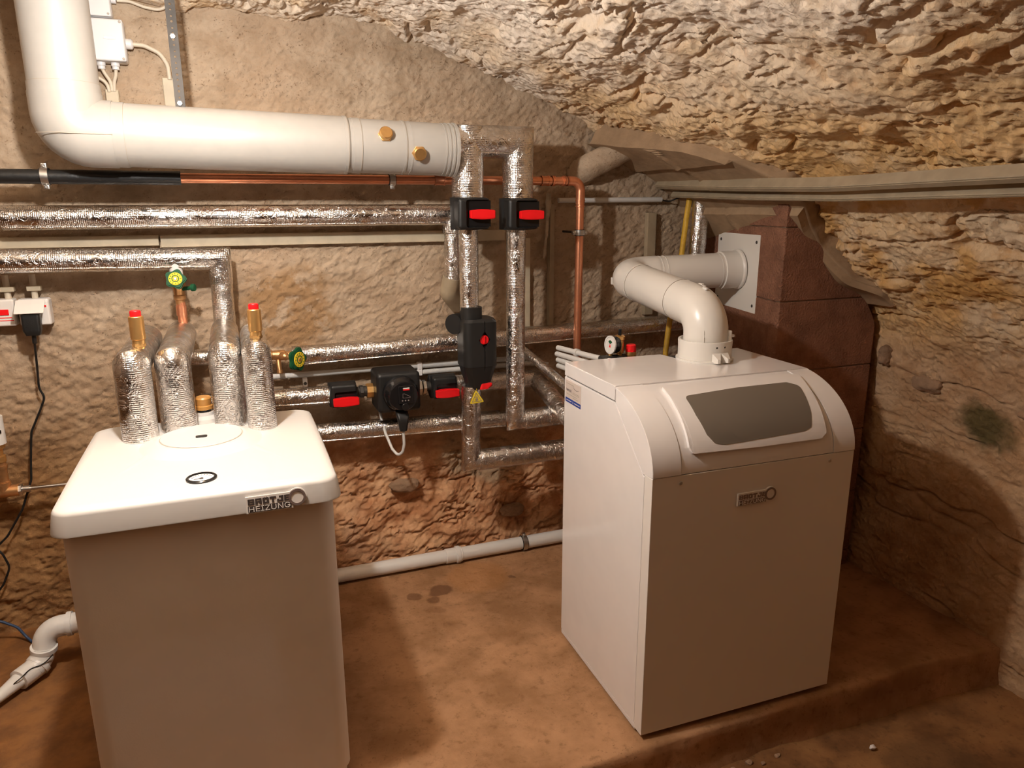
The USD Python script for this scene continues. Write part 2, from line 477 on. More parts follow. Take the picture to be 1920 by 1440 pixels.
def rbox(size, center=(0, 0, 0), r=0.003, seg=3):
    s = np.asarray(size, float) / 2
    r = min(r, s.min() * 0.98)
    pts = []
    sph = np.array([(math.cos(t) * math.cos(p), math.sin(t) * math.cos(p), math.sin(p)) for p in np.linspace(-np.pi / 2, np.pi / 2, 2 * seg + 1) for t in np.linspace(0, 2 * np.pi, 4 * seg, endpoint=False)])
    for sx in (-1, 1):
        for sy in (-1, 1):
            for sz in (-1, 1):
                pts.append(sph * r + (s - r) * (sx, sy, sz))
    return clean(m3.Manifold.hull_points(np.vstack(pts).astype(np.float32)).translate([float(c) for c in center]))


def man(mesh):
    v, f, _ = meshkit.arrays(mesh)
    t = trimesh.Trimesh(v, f, process=True)
    return m3.Manifold(m3.Mesh(np.asarray(t.vertices, np.float32), np.asarray(t.faces, np.uint32)))


def extrude(poly, h, bev=0.0, z0=0.0):
    """Extrudes a shapely polygon along z, with a small chamfer on the top edge."""
    polys = getattr(poly, 'geoms', [poly])
    out = []
    for p in polys:
        if p.is_empty:
            continue
        m = trimesh.creation.extrude_polygon(p, h - bev, engine='earcut')
        m.apply_translation([0, 0, z0])
        out.append(m)
        if bev > 0:
            q = p.buffer(-bev)
            for s in getattr(q, 'geoms', [q]):
                if not s.is_empty:
                    t = trimesh.creation.extrude_polygon(s, bev, engine='earcut')
                    t.apply_translation([0, 0, z0 + h - bev])
                    out.append(t)
    return cat(*out)


def hull(*clouds):
    return clean(m3.Manifold.hull_points(np.vstack(clouds).astype(np.float32)))


def grid_mesh(P):
    """A mesh from an array of points (rows, columns, 3)."""
    m, n = P.shape[:2]
    i, j = np.meshgrid(np.arange(m - 1), np.arange(n - 1), indexing='ij')
    a = i * n + j
    F = np.vstack([np.stack([a, a + 1, a + n + 1], -1).reshape(-1, 3), np.stack([a, a + n + 1, a + n], -1).reshape(-1, 3)])
    return P.reshape(-1, 3), F


def lettering(text, height, origin, ax, ay, width=None, depth=0.0012, bold=True):
    m = meshkit.text_mesh(text, height, depth, bold)
    v = np.array(m.vertices)
    w = v[:, 0].max() - v[:, 0].min()
    v[:, 0] -= v[:, 0].min()
    if width:
        v[:, 0] *= width / w
    return oriented((v, np.array(m.faces)), origin, ax, ay, np.cross(ax, ay))


smooth01 = lambda t: np.clip(t, 0, 1) ** 2 * (3 - 2 * np.clip(t, 0, 1))

# ------------------------------------------------------------------ the cellar shell
PROF = np.array([(-1.95, 1.9), (-1.4, 1.945), (-.9, 1.925), (-.54, 1.897), (-.075, 1.81), (.18, 1.706), (.72, 1.44), (1.025, 1.165), (1.235, .9), (1.275, .65), (1.29, .3), (1.25, 0), (1.25, -.2)])
LEFT = np.array([(-3.62, -.2), (-3.62, 0), (-3.66, .3), (-3.63, .65), (-3.54, .92), (-3.34, 1.2), (-3.0, 1.49), (-2.45, 1.77)])
PROF = np.vstack([LEFT, PROF])
_t = np.r_[0, np.cumsum(np.hypot(*np.diff(PROF, axis=0).T))]
_t = _t - _t[len(LEFT)]           # measured from the crown side, positive to the right
_fx, _fz = PchipInterpolator(_t, PROF[:, 0]), PchipInterpolator(_t, PROF[:, 1])


def vault_point(s):
    """Position (x, z) and inward normal (x, z) on the vault's section."""
    x, z = _fx(s), _fz(s)
    dx, dz = _fx(s, 1), _fz(s, 1)
    L = np.hypot(dx, dz)
    return x, z, dz / L, -dx / L     # turning right of the direction of travel points into the room


def rock_relief(x, y, z):
    p = np.stack([x, y * 0.5, z], -1)
    q = np.stack([x, y, z], -1)
    r = np.stack([x, y * 0.38, z], -1)
    lumps = (meshkit.fbm(p * 4.2, 3, 11) - 0.5) * 0.115
    ridg = 1 - 2 * np.abs(meshkit.fbm(r * np.array([5.5, 5.5, 7.0]), 3, 23) - 0.5)
    broken = smooth01((meshkit.noise(q * np.array([6.0, 4.0, 6.0]), 67) - 0.35) / 0.3)
    crev = -smooth01((ridg - 0.955) / 0.045) * 0.032 * broken
    ridg2 = 1 - 2 * np.abs(meshkit.fbm(p * np.array([11.0, 8.0, 15.0]), 3, 37) - 0.5)
    where = smooth01((meshkit.noise(q * 5.0, 61) - 0.45) / 0.25)
    crev = crev - smooth01((ridg2 - 0.95) / 0.05) * 0.016 * where
    medium = (meshkit.fbm(q * np.array([17.0, 13.0, 20.0]), 3, 31) - 0.5) * 0.026
    fine = (meshkit.fbm(q * 42.0, 3, 43) - 0.5) * 0.026 * (0.55 + 0.45 * where)
    n1 = meshkit.noise(q * np.array([34.0, 26.0, 38.0]), 41)
    pits = -smooth01((n1 - 0.74) / 0.14) * 0.013
    n2 = meshkit.noise(q * 74.0, 47)
    pits = pits - smooth01((n2 - 0.70) / 0.15) * 0.007
    grit = (meshkit.fbm(q * 95.0, 2, 53) - 0.5) * 0.012
    return lumps + crev + medium + fine + pits + grit


def build_vault():
    s = np.r_[np.arange(_t[0], 0.95, 0.06), np.arange(0.95, 4.613, 0.0053), 4.613]
    y = np.r_[np.arange(0.10, -1.8, -0.0055), np.arange(-1.8, -6.05, -0.07)]
    S, Y = np.meshgrid(s, y, indexing='ij')
    x, z, nx, nz = vault_point(S)
    d = rock_relief(x, Y, z)
    lower = smooth01((1.0 - z) / 0.3) * (x > 0.8)              # the side wall under the springing is less broken
    d = d * (1 - 0.50 * lower)
    return grid_mesh(np.stack([x + nx * d, Y, z + nz * d], -1)), s


vm, vs = build_vault()
cut = int(np.searchsorted(vs, 3.5))
ncols = len(vm[0]) // len(vs)
VP = vm[0].reshape(len(vs), ncols, 3)
cutl = int(np.searchsorted(vs, -2.35))
single('wall_left', grid_mesh(VP[:cutl + 1]), 'dark_rubble', kind='structure', smooth=True)
ceiling_path = single('ceiling', grid_mesh(VP[cutl:cut + 1]), 'rock', kind='structure', smooth=True)
wall_right_path = single('wall_right', grid_mesh(VP[cut:]), 'rock', kind='structure', smooth=True)


def build_back_wall():
    xs, zs = np.r_[np.arange(-3.75, -1.75, 0.05), np.arange(-1.75, 1.40, 0.0056)], np.r_[np.arange(-0.15, 2.06, 0.0056)]
    X, Z = np.meshgrid(xs, zs, indexing='ij')
    p = np.stack([X, np.zeros_like(X), Z], -1)
    low = smooth01((0.50 + (meshkit.fbm(p * 4.0, 3, 5) - 0.5) * 0.3 - Z) / 0.14)
    right = smooth01((X + 0.75) / 0.3)
    low = low * (0.35 + 0.65 * right)
    st = meshkit.fbm(p * 55.0, 3, 9)
    flakes = smooth01((meshkit.fbm(p * np.array([42.0, 1, 60.0]), 3, 13) - 0.46) / 0.10) * 0.0042
    rough = (meshkit.fbm(p * 7.0, 3, 3) - 0.5) * 0.014 + (st - 0.5) * 0.010 + flakes * 0.8 + (meshkit.fbm(p * 110.0, 2, 19) - 0.5) * 0.006
    ridg = 1 - 2 * np.abs(meshkit.fbm(p * np.array([7.0, 1, 12.0]), 4, 17) - 0.5)
    earth = (meshkit.fbm(p * 6.0, 4, 29) - 0.5) * 0.09 - smooth01((ridg - 0.95) / 0.05) * 0.014 + (meshkit.fbm(p * 30.0, 3, 43) - 0.5) * 0.024 + (meshkit.fbm(p * 75.0, 2, 47) - 0.5) * 0.012
    d = rough * (1 - low * 0.6) + earth * low - 0.022 * low
    d = np.minimum(d, 0.022)
    P = np.stack([X, -d, Z], -1)
    v, f = grid_mesh(P)
    return v, f


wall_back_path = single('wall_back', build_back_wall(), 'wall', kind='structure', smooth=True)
WB = Thing.__new__(Thing)
WB.path, WB.shift = wall_back_path, np.zeros(3)
WR = Thing.__new__(Thing)
WR.path, WR.shift = wall_right_path, np.zeros(3)
CE = Thing.__new__(Thing)
CE.path, CE.shift = ceiling_path, np.zeros(3)


def fieldstone(center, size, seed):
    m = trimesh.creation.icosphere(3)
    v = np.array(m.vertices)
    v = np.sign(v) * np.abs(v) ** 0.8
    v = v * (1 + 0.5 * (meshkit.fbm(v * 1.6 + seed * 7.3, 3, seed) - 0.5))[:, None] * np.asarray(size) / 2
    v += (meshkit.fbm(v * 45 + seed, 3, seed)[:, None] - 0.5) * 0.008
    return v + np.asarray(center, float), np.array(m.faces)


for k, (c, sz) in enumerate([((-0.335, 0.012, 0.310), (0.11, 0.05, 0.05)), ((0.10, 0.014, 0.14), (0.10, 0.05, 0.05))]):
    WB.part('stone', fieldstone(c, sz, k + 2), 'stone', True)
for k, (c, sz) in enumerate([((1.262, -0.655, 0.815), (0.06, 0.045, 0.075)), ((1.278, -0.815, 0.745), (0.05, 0.11, 0.06)), ((1.294, -1.16, 0.73), (0.05, 0.08, 0.05))]):
    WR.part('stone', fieldstone(c, sz, k + 20), 'stone', True)


def vault_stone(s, y, size, seed, off=0.0):
    x, z, nx, nz = vault_point(s)
    return fieldstone((float(x + nx * off), y, float(z + nz * off)), size, seed)


for k, (s, y, size) in enumerate([(3.28, -0.80, (0.07, 0.15, 0.05)), (3.20, -0.93, (0.05, 0.12, 0.05)), (3.05, -0.87, (0.06, 0.13, 0.06)), (2.55, -1.30, (0.05, 0.09, 0.05)), (2.62, -1.12, (0.06, 0.08, 0.045)), (2.35, -1.42, (0.06, 0.12, 0.05))]):
    CE.part('stone', vault_stone(s, y, size, k + 40, -0.004), 'rock', True)

# floors
def slab(x0, x1, y0, y1, ztop, seed, step=0.02, amp=0.006):
    xs, ys = np.arange(x0, x1 + step, step), np.arange(y0, y1 + step, step)
    X, Y = np.meshgrid(xs, ys, indexing='ij')
    p = np.stack([X, Y, np.zeros_like(X)], -1)
    Z = ztop + (meshkit.fbm(p * 5.0, 4, seed) - 0.5) * amp * 2 + (meshkit.fbm(p * 30.0, 3, seed + 3) - 0.5) * amp * 0.7
    v, f = grid_mesh(np.stack([X, Y, Z], -1))
    return v, f


single('floor', slab(-3.8, 1.5, -6.1, -1.0, -0.12, 61, 0.02, 0.014), 'floor', kind='structure', smooth=True)


def plinth_mesh():
    """The raised slab: a worn top and a rough front edge at y = -1.185."""
    xs = np.arange(-3.75, 1.42, 0.012)
    prof = [(0.12, 0.0)] + [(y, 0.0) for y in np.arange(0.06, -1.16, -0.025)] + [(-1.174, 0.0), (-1.182, -0.003), (-1.187, -0.010), (-1.189, -0.03), (-1.189, -0.06), (-1.192, -0.09), (-1.20, -0.115), (-1.21, -0.16)]
    prof = np.array(prof)
    X = xs[:, None] + 0 * prof[:, 0]
    Y, Z = np.broadcast_to(prof[:, 0], X.shape).copy(), np.broadcast_to(prof[:, 1], X.shape).copy()
    p = np.stack([X, Y, Z], -1)
    front = smooth01((-1.14 - Y) / 0.04)
    Z += (meshkit.fbm(p * 5.0, 4, 71) - 0.5) * 0.006 - 0.003
    Y += (meshkit.fbm(p * 14.0, 4, 73) - 0.5) * 0.018 * front
    Y -= smooth01((X - 1.0) / 0.3) * front * 0.03
    v, f = grid_mesh(np.stack([X, Y, Z], -1))
    return v, f


single('plinth', plinth_mesh(), 'plinth', 'low worn concrete slab with a rough front edge, carrying both white appliances', 'plinth', kind='structure', smooth=True)
single('wall_front', grid_mesh(np.stack(np.meshgrid(np.linspace(-3.8, 1.5, 60), [-6.0], np.linspace(-.2, 2.1, 40), indexing='ij'), -1)[:, 0]), 'dark_rubble', kind='structure')


def arch_strip():
    """Smooth board-formed band of concrete that lines the vault above the chimney."""
    s = np.r_[np.arange(2.42, 3.40, 0.012)]
    edge = np.interp(s, [2.42, 2.55, 2.70, 2.80, 2.9, 3.0, 3.1, 3.25, 3.33, 3.40], [-0.02, -0.46, -0.62, -0.70, -0.69, -0.645, -0.625, -0.68, -0.74, -0.75])
    edge = edge + (meshkit.fbm(np.stack([s * 14, 0 * s, 0 * s], -1), 3, 5) - 0.5) * np.where(s > 2.88, 0.010, 0.03)
    rows = []
    fade = smooth01((s - 3.22) / 0.16) * 0.05
    for off, k in ((-0.06, 1.0), (0.030, 1.0), (0.036, 0.985)):
        x, z, nx, nz = vault_point(s)
        off = off - fade
        rows.append(np.stack([x + nx * off, edge * k, z + nz * off], -1))
    for t in np.linspace(0.97, -0.05, 50):
        x, z, nx, nz = vault_point(s)
        yy = edge * t
        off = 0.037 + 0.006 * (np.abs(yy - (-0.30)) < 0.008) + (meshkit.fbm(np.stack([s * 6, yy * 6, 0 * s], -1), 3, 8) - 0.5) * 0.012
        # boards: a step along the vault part of the way up
        off = off + np.where(s < 2.66, 0.018, 0) + np.where(s > 2.92, 0.022, 0) - fade
        rows.append(np.stack([x + nx * off, yy, z + nz * off], -1))
    return grid_mesh(np.array(rows))


single('trim_1', arch_strip(), 'concrete', kind='structure', smooth=30)

# ------------------------------------------------------------------ chimney of pumice blocks
K = V(0.797, -0.62, 0)
SIDE, FRONT = unit((0.2, 0.98, 0)), V(1, 0, 0)


def block(x0, x1, z0, z1, depth, seed, face):
    """A block standing proud of the mortar on the given face; measured along that face from the corner."""
    m = rbox((x1 - x0 - 0.002, depth, z1 - z0 - 0.002), ((x0 + x1) / 2, 0, (z0 + z1) / 2), 0.005, 2)
    if face == 'front':
        return oriented(m, K + V(0, depth / 2 - 0.003, 0), FRONT, (0, 1, 0), (0, 0, 1))
    return oriented(m, K + V(depth / 2 - 0.002, 0.002, 0), SIDE, (0.98, -0.2, 0), (0, 0, 1))


ch = Thing('chimney', 'chimney of dark red pumice blocks in the corner behind the boiler', 'chimney', K)
core = Polygon([(K[0] + 0.004, K[1] + 0.0025), (1.222, K[1] + 0.0025), (1.222, -0.012), (K[0] + 0.135, -0.012)])
_ss = np.linspace(2.3, 4.45, 60)
_vx, _vz, _, _ = vault_point(_ss)
under_vault = man(oriented(extrude(Polygon(list(zip(_vx - 0.004, _vz - 0.004)) + [(1.2, 0.0), (0.3, 0.0)]).buffer(0), 0.9), V(0, 0.05, 0), (1, 0, 0), (0, 0, 1), (0, -1, 0)))
def clip_vault(m):
    return clean(man(m) ^ under_vault)
ch.part('mortar_core', clip_vault(extrude(core, 1.42)), 'mortar', False)
def put_block(m):
    m = clip_vault(m)
    if len(m[0]) > 7:
        ch.part('block', m, 'block')


seed = 0
for row, (z0, z1) in enumerate([(0.0, 0.06), (0.06, 0.30), (0.30, 0.54), (0.54, 0.78), (0.78, 1.02), (1.02, 1.26), (1.26, 1.40)]):
    f_cuts = [0.0, 0.43]
    s_cuts = [0.03, 0.37, 0.61] if row % 2 == 0 else [0.03, 0.50, 0.61]
    corner = man(block(0.0, f_cuts[-1], z0, z1, 0.05, seed, 'front')) + man(block(0.0005, s_cuts[1], z0, z1, 0.05, seed, 'side'))
    put_block(clean(corner)); seed += 1
    for a, b in zip(s_cuts[1:-1], s_cuts[2:]):
        put_block(block(a, b, z0, z1, 0.03, seed, 'side')); seed += 1

# ------------------------------------------------------------------ pipes
FOIL = dict(n=40, rough=0.0012, step=0.008)


def foil_lap(path, r, ang=0.6):
    """The overlapping lengthwise seam of the foil: a thin raised strip."""
    P = np.array([np.asarray(p, float) for p in path])
    u, v, d = frame(P[-1] - P[0])
    o = (math.cos(ang) * u + math.sin(ang) * v)
    return tube([P[0] + o * (r + 0.0004), P[-1] + o * (r + 0.0004)], 0.0025, 6)


Y0 = -0.215
# the large white duct
du = Thing('insulated_duct', 'thick white insulated duct with a rounded elbow under the vault', 'duct', (-0.7, Y0, 1.51))
dl = lambda x: V(x, Y0, 1.5200 - (x + 1.165) * 0.0195)
du.part('horizontal_pipe', tube([dl(-1.1594), dl(-0.5170)], 0.0825, 64), 'duct')
du.part('end_section', tube([dl(-0.5170), dl(-0.1854)], 0.0785, 64), 'duct')
du.part('vertical_pipe', tube([V(-1.2359, Y0, 1.5949), V(-1.2359, Y0, 1.9775)], 0.0825, 64), 'duct')
du.part('elbow', tube([V(-1.2359, Y0, 1.6194), V(-1.2359, Y0, 1.5214), dl(-1.1300)], 0.0865, 64, bend=0.050), 'duct')
for x, w, r in ((-1.1300, 0.028, 0.0845), (-0.5287, 0.008, 0.0838), (-0.5042, 0.022, 0.0800), (-0.3551, 0.006, 0.0796), (-0.3326, 0.004, 0.0794), (-0.2276, 0.004, 0.0798), (-0.2159, 0.005, 0.0804), (-0.2031, 0.006, 0.0812), (-0.1913, 0.008, 0.0822)):
    du.part('band', tube([dl(x), dl(x + w)], r, 64), 'duct')
for x in (-1.1025, -0.5209, -0.4822, -0.3483):
    du.part('seam', tube([dl(x), dl(x + 0.0016)], 0.0826 if x < -0.6 else (0.0842 if x < -.5 else 0.0802), 64), 'seam')
du.part('collar', tube([V(-1.2359, Y0, 1.6096), V(-1.2359, Y0, 1.6420)], 0.0848, 64), 'duct')
du.part('seam', tube([V(-1.2359, Y0, 1.6420), V(-1.2359, Y0, 1.6435)], 0.0846, 64), 'seam')
du.part('seam', tube([V(-1.236 - 0.0868 * math.cos(a), Y0 - 0.0868 * math.sin(a), 1.516) if a < 1.5 else V(-1.236 + (a - 1.5) * 0.24, Y0 - 0.0867, 1.514) for a in np.linspace(0.62, 1.95, 14)], 0.0011, 6), 'seam')
for (x, z) in ((-0.4125, 1.537), (-0.3135, 1.484)):
    g_ = unit(V(0, -1, 0.12 if z > 1.52 else -0.2))
    c0 = V(x, Y0, dl(x)[2])
    o = c0 + unit(V(0, -0.0785, z - c0[2])) * 0.0770
    a = unit(o - c0)
    pl_ = du.part('brass_plug', cat(hexnut(o, a, 0.0225, 0.006), disc(o + a * 0.006, a, 0.0195, 0.013, 0.003)), 'brass')

# risers of foil at the duct's end
t1 = Thing('foil_riser', 'foil pipe dropping from the duct end through a red handled valve', 'pipe', (-0.12, Y0, 1.5))
t1.part('tee_branch', tube([V(-0.1835, Y0, 1.5263), V(-0.1364, Y0, 1.5263)], 0.054, **FOIL), 'foil_x')
t1.part('upper_pipe', tube([V(-0.1364, Y0, 1.5733), V(-0.1384, Y0, 1.3497)], 0.0515, **FOIL), 'foil_z')
t1.part('lower_pipe', tube([V(-0.1384, Y0, 1.2634), V(-0.1393, Y0, 0.9917)], 0.0315, **FOIL), 'foil_z')
t1.part('seam_lap', foil_lap([V(-0.1384, Y0, 1.2565), V(-0.1393, Y0, 0.9966)], 0.0325, 2.2), 'foil_z')
t2 = Thing('foil_riser', 'foil pipe bent over the duct end, dropping right of it and turning behind the boiler', 'pipe', (0.05, Y0, 1.5))
t2.part('top_pipe', tube([V(-0.1246, Y0, 1.5292), V(0.0362, Y0, 1.5292), V(0.0343, Y0, 1.3497)], 0.051, **FOIL), 'foil_z')
t2.part('seam_lap', foil_lap([V(-0.1148, Y0, 1.5292), V(0.0127, Y0, 1.5292)], 0.052, 3.9), 'foil_x')
t2.part('lower_pipe', tube([V(0.0284, Y0, 1.2634), V(0.0245, Y0, 0.5895)], 0.0325, **FOIL), 'foil_z')
t2.part('seam_lap', foil_lap([V(0.0284, Y0, 1.2565), V(0.0245, Y0, 0.6043)], 0.0335, 2.4), 'foil_z')
t2.part('bottom_elbow', tube([V(0.0245, Y0, 0.6729), V(0.0245, Y0, 0.5895), V(0.1010, Y0, 0.5905)], 0.0335, **FOIL), 'foil_z')
t2.part('bottom_pipe', tube([V(0.0568, Y0, 0.5895), V(0.3364, Y0, 0.5905), V(0.36, -0.648, 0.576)], 0.0365, **FOIL), 'foil_x')
t3 = Thing('foil_riser', 'foil pipe below the black separator, turning right at the bottom towards the boiler', 'pipe', (-0.12, Y0, 0.6))
t3.part('vertical_pipe', tube([V(-0.1364, Y0, 0.7318), V(-0.1433, Y0, 0.4581), V(-0.0658, Y0, 0.4581)], 0.0335, **FOIL), 'foil_z')
t3.part('seam_lap', foil_lap([V(-0.1364, Y0, 0.7121), V(-0.1423, Y0, 0.4865)], 0.0340, 2.3), 'foil_z')
t3.part('bottom_pipe', tube([V(-0.1148, Y0, 0.4581), V(0.3952, Y0, 0.4571), V(0.42, -0.648, 0.440)], 0.0375, **FOIL), 'foil_x')


def ball_valve(center, vertical, label):
    """A ball valve in a black foam shell, its red handle in a recess of the front."""
    t = Thing('ball_valve', label, 'valve', center, group='red handled ball valves')
    c = V(*center)
    if vertical:
        shell = man(tube([c + V(0, 0, -0.050), c + V(0, 0, 0.050)], 0.058, 48)) + man(rbox((0.106, 0.06, 0.098), c + V(0, -0.040, 0), 0.012))
        hole = man(rbox((0.088, 0.05, 0.086), c + V(0.016, -0.078, 0), 0.008))
        t.part('shell', clean(shell - hole), 'black')
        t.part('recess_plate', rbox((0.084, 0.006, 0.082), c + V(0.016, -0.055, 0), 0.002), 'gloss_black')
        h = c + V(0.024, -0.076, -0.002)
        wv, hv = 0.082, 0.031
    else:
        shell = man(tube([c + V(-0.044, 0, 0), c + V(0.044, 0, 0)], 0.042, 40)) + man(rbox((0.088, 0.05, 0.078), c + V(0, -0.022, 0.001), 0.010))
        hole = man(rbox((0.074, 0.03, 0.060), c + V(0.006, -0.050, -0.014), 0.006))
        t.part('shell', clean(shell - hole), 'black')
        t.part('recess_plate', rbox((0.070, 0.005, 0.050), c + V(0.006, -0.036, -0.010), 0.002), 'gloss_black')
        h = c + V(0.004, -0.056, -0.016)
        wv, hv = 0.084, 0.031
    w, n = wv / 2, hv / 2
    xs = np.linspace(-w, w, 25)
    top = n * (1 - 0.22 * (xs / w) ** 2)
    poly = Polygon(list(zip(xs, top)) + list(zip(xs[::-1], -top[::-1]))).buffer(-0.003).buffer(0.003)
    hd = t.part('handle', oriented(extrude(poly, 0.016, 0.002), h + V(0, 0.008, 0), (1, 0, 0), (0, 0, 1), (0, -1, 0)), 'red')
    t.part('stem', tube([h + V(0, 0.006, 0), h + V(0, 0.05, 0)], 0.008, 16), 'dark_steel')


ball_valve((-0.1384, Y0, 1.3065), True, 'red handled black valve under the duct end, left of the upper two')
ball_valve((0.0303, Y0, 1.3036), True, 'red handled black valve on the bent foil pipe, right of the upper two')
YP = -0.085
ball_valve((-0.556, YP, 0.712), False, 'red handled black valve left of the black pump, just over the tank lid')
ball_valve((-0.205, YP, 0.708), False, 'red handled black valve between the pump and the black separator')

# dirt separator
sp = Thing('dirt_separator', 'black foam-clad separator with red knob, hanging in the left riser', 'separator', (-0.115, Y0, 0.86))
cx = -0.115
def sect(z, w, d, r, cxx=cx, cyy=Y0):
    q = np.array(sbox(-w / 2 + r, -d / 2 + r, w / 2 - r, d / 2 - r).buffer(r, 6).exterior.coords)
    return np.c_[q[:, 0] + cxx, q[:, 1] + cyy, np.full(len(q), z)]
body = m3.Manifold.hull_points(np.vstack([sect(0.9652, 0.104, 0.10, 0.030), sect(0.9554, 0.118, 0.112, 0.028), sect(0.8053, 0.118, 0.112, 0.028)]).astype(np.float32)) + \
    m3.Manifold.hull_points(np.vstack([sect(0.8102, 0.118, 0.112, 0.028), sect(0.7465, 0.078, 0.074, 0.024), sect(0.7239, 0.072, 0.07, 0.022)]).astype(np.float32)) + \
    m3.Manifold.hull_points(np.vstack([sect(1.0025, 0.072, 0.07, 0.03, -0.1345), sect(0.9623, 0.072, 0.07, 0.03, -0.1345)]).astype(np.float32))
diam = oriented(extrude(Polygon([(-0.018, 0), (0, 0.026), (0.018, 0), (0, -0.026)]).buffer(0.002), 0.05), V(cx + 0.010, Y0 - 0.035, 0.8965), (1, 0, 0), (0, 0, 1), (0, -1, 0))
split = rbox((0.0022, 0.02, 0.23), (cx + 0.010, Y0 - 0.060, 0.8446), 0.0008, 1)
sp.part('shell', clean(body - man(diam) - man(split)), 'black', 30)
sp.part('knob', cat(tube([V(cx + 0.010, Y0 - 0.02, 0.8965), V(cx + 0.010, Y0 - 0.050, 0.8965)], 0.0155, 24), rbox((0.006, 0.006, 0.026), (cx + 0.010, Y0 - 0.052, 0.8965), 0.002)), 'red')
sp.part('side_cap', tube([V(-0.165, Y0 + 0.04, 0.9436), V(-0.190, Y0 + 0.02, 0.9436)], 0.034, 32), 'black')
lev = hull(sect(0.7465, 0.03, 0.02, 0.008, cx + 0.012, Y0 - 0.03), sect(0.7239, 0.032, 0.02, 0.008, cx + 0.012, Y0 - 0.03), [(cx + 0.040, Y0 - 0.038, 0.7426), (cx + 0.040, Y0 - 0.038, 0.7337), (cx + 0.040, Y0 - 0.026, 0.7426), (cx + 0.040, Y0 - 0.026, 0.7337)])
sp.part('drain_lever', lev, 'red', label='red drain lever')
sp.part('outlet', tube([V(cx - 0.01, Y0 - 0.01, 0.7318), V(cx - 0.01, Y0 - 0.01, 0.7072)], 0.014, 20), 'brass')
tri = Polygon([(-0.026, 0), (0.026, 0), (0, 0.046)]).buffer(-0.003).buffer(0.003)
tagp = V(-0.131, Y0 - 0.040, 0.6788)
tg = sp.part('warning_tag', oriented(extrude(tri, 0.0015), tagp, (1, 0, 0.06), (-.06, 0.05, 1), (0, -1, 0.05)), 'yellow', label='yellow triangular warning tag')
tri2 = tri.buffer(-0.0055)
frame_ = tri2.exterior.buffer(0.0008)
sym = unary_union([Polygon([(-0.0045, 0.008), (0.0045, 0.008), (0.0045, 0.015), (-0.0045, 0.015)]), Point(0, 0.019).buffer(0.004)]).difference(unary_union([Point(0, 0.018).buffer(0.0022), sbox(-0.001, 0.009, 0.001, 0.013)]))
sp.part('tag_print', oriented(extrude(unary_union([frame_, sym]), 0.0006), tagp + V(0, -0.0016, 0), (1, 0, 0.06), (-.06, 0.05, 1), (0, -1, 0.05)), 'ink', under=tg)
sp.part('tag_string', tube([tagp + V(0.0, 0, 0.046), V(cx - 0.012, Y0 - 0.025, 0.7337)], 0.001, 6), 'yellow')

# long foil pipe under the duct
p = Thing('foil_pipe', 'longest foil pipe, level, just above the beige trunking', 'pipe', (-0.8, -0.08, 1.30))
p.part('level_pipe', tube([V(-1.452, -0.085, 1.302), V(-0.152, -0.085, 1.302), V(-0.155, -0.085, 1.240)], 0.034, **FOIL), 'foil_x')
p.part('drop_pipe', tube([V(-0.153, -0.085, 1.272), V(-0.160, -0.085, 1.075)], 0.0275, **FOIL), 'foil_z')
p.part('seam_lap', foil_lap([V(-1.44, -0.085, 1.302), V(-0.18, -0.085, 1.302)], 0.0345, 4.0), 'foil_x')
p.part('end_sleeve', tube([V(-0.160, -0.085, 1.090), V(-0.168, -0.07, 1.035), V(-0.120, -0.02, 0.985)], 0.031, 28, bend=0.02), 'tan')
p.part('bare_end', tube([V(-1.452, -0.085, 1.302), V(-1.475, -0.085, 1.302)], 0.014, 20), 'dark_gap')

# foil pipe on the left that turns down to the tank's third bend
p = Thing('foil_pipe', 'foil pipe from the left edge turning straight down to the tank', 'pipe', (-1.1, -0.10, 1.18))
p.part('level_pipe', tube([V(-1.92, -0.10, 1.192), V(-0.902, -0.10, 1.176), V(-0.903, -0.10, 1.10)], 0.0335, **FOIL), 'foil_x')
p.part('drop_pipe', tube([V(-0.903, -0.10, 1.140), V(-0.905, -0.10, 0.905)], 0.0320, **FOIL), 'foil_z')
p.part('seam_lap', foil_lap([V(-1.5, -0.10, 1.185), V(-0.93, -0.10, 1.176)], 0.0340, 3.8), 'foil_x')

# four bends standing on the tank
LIDZ = 0.774


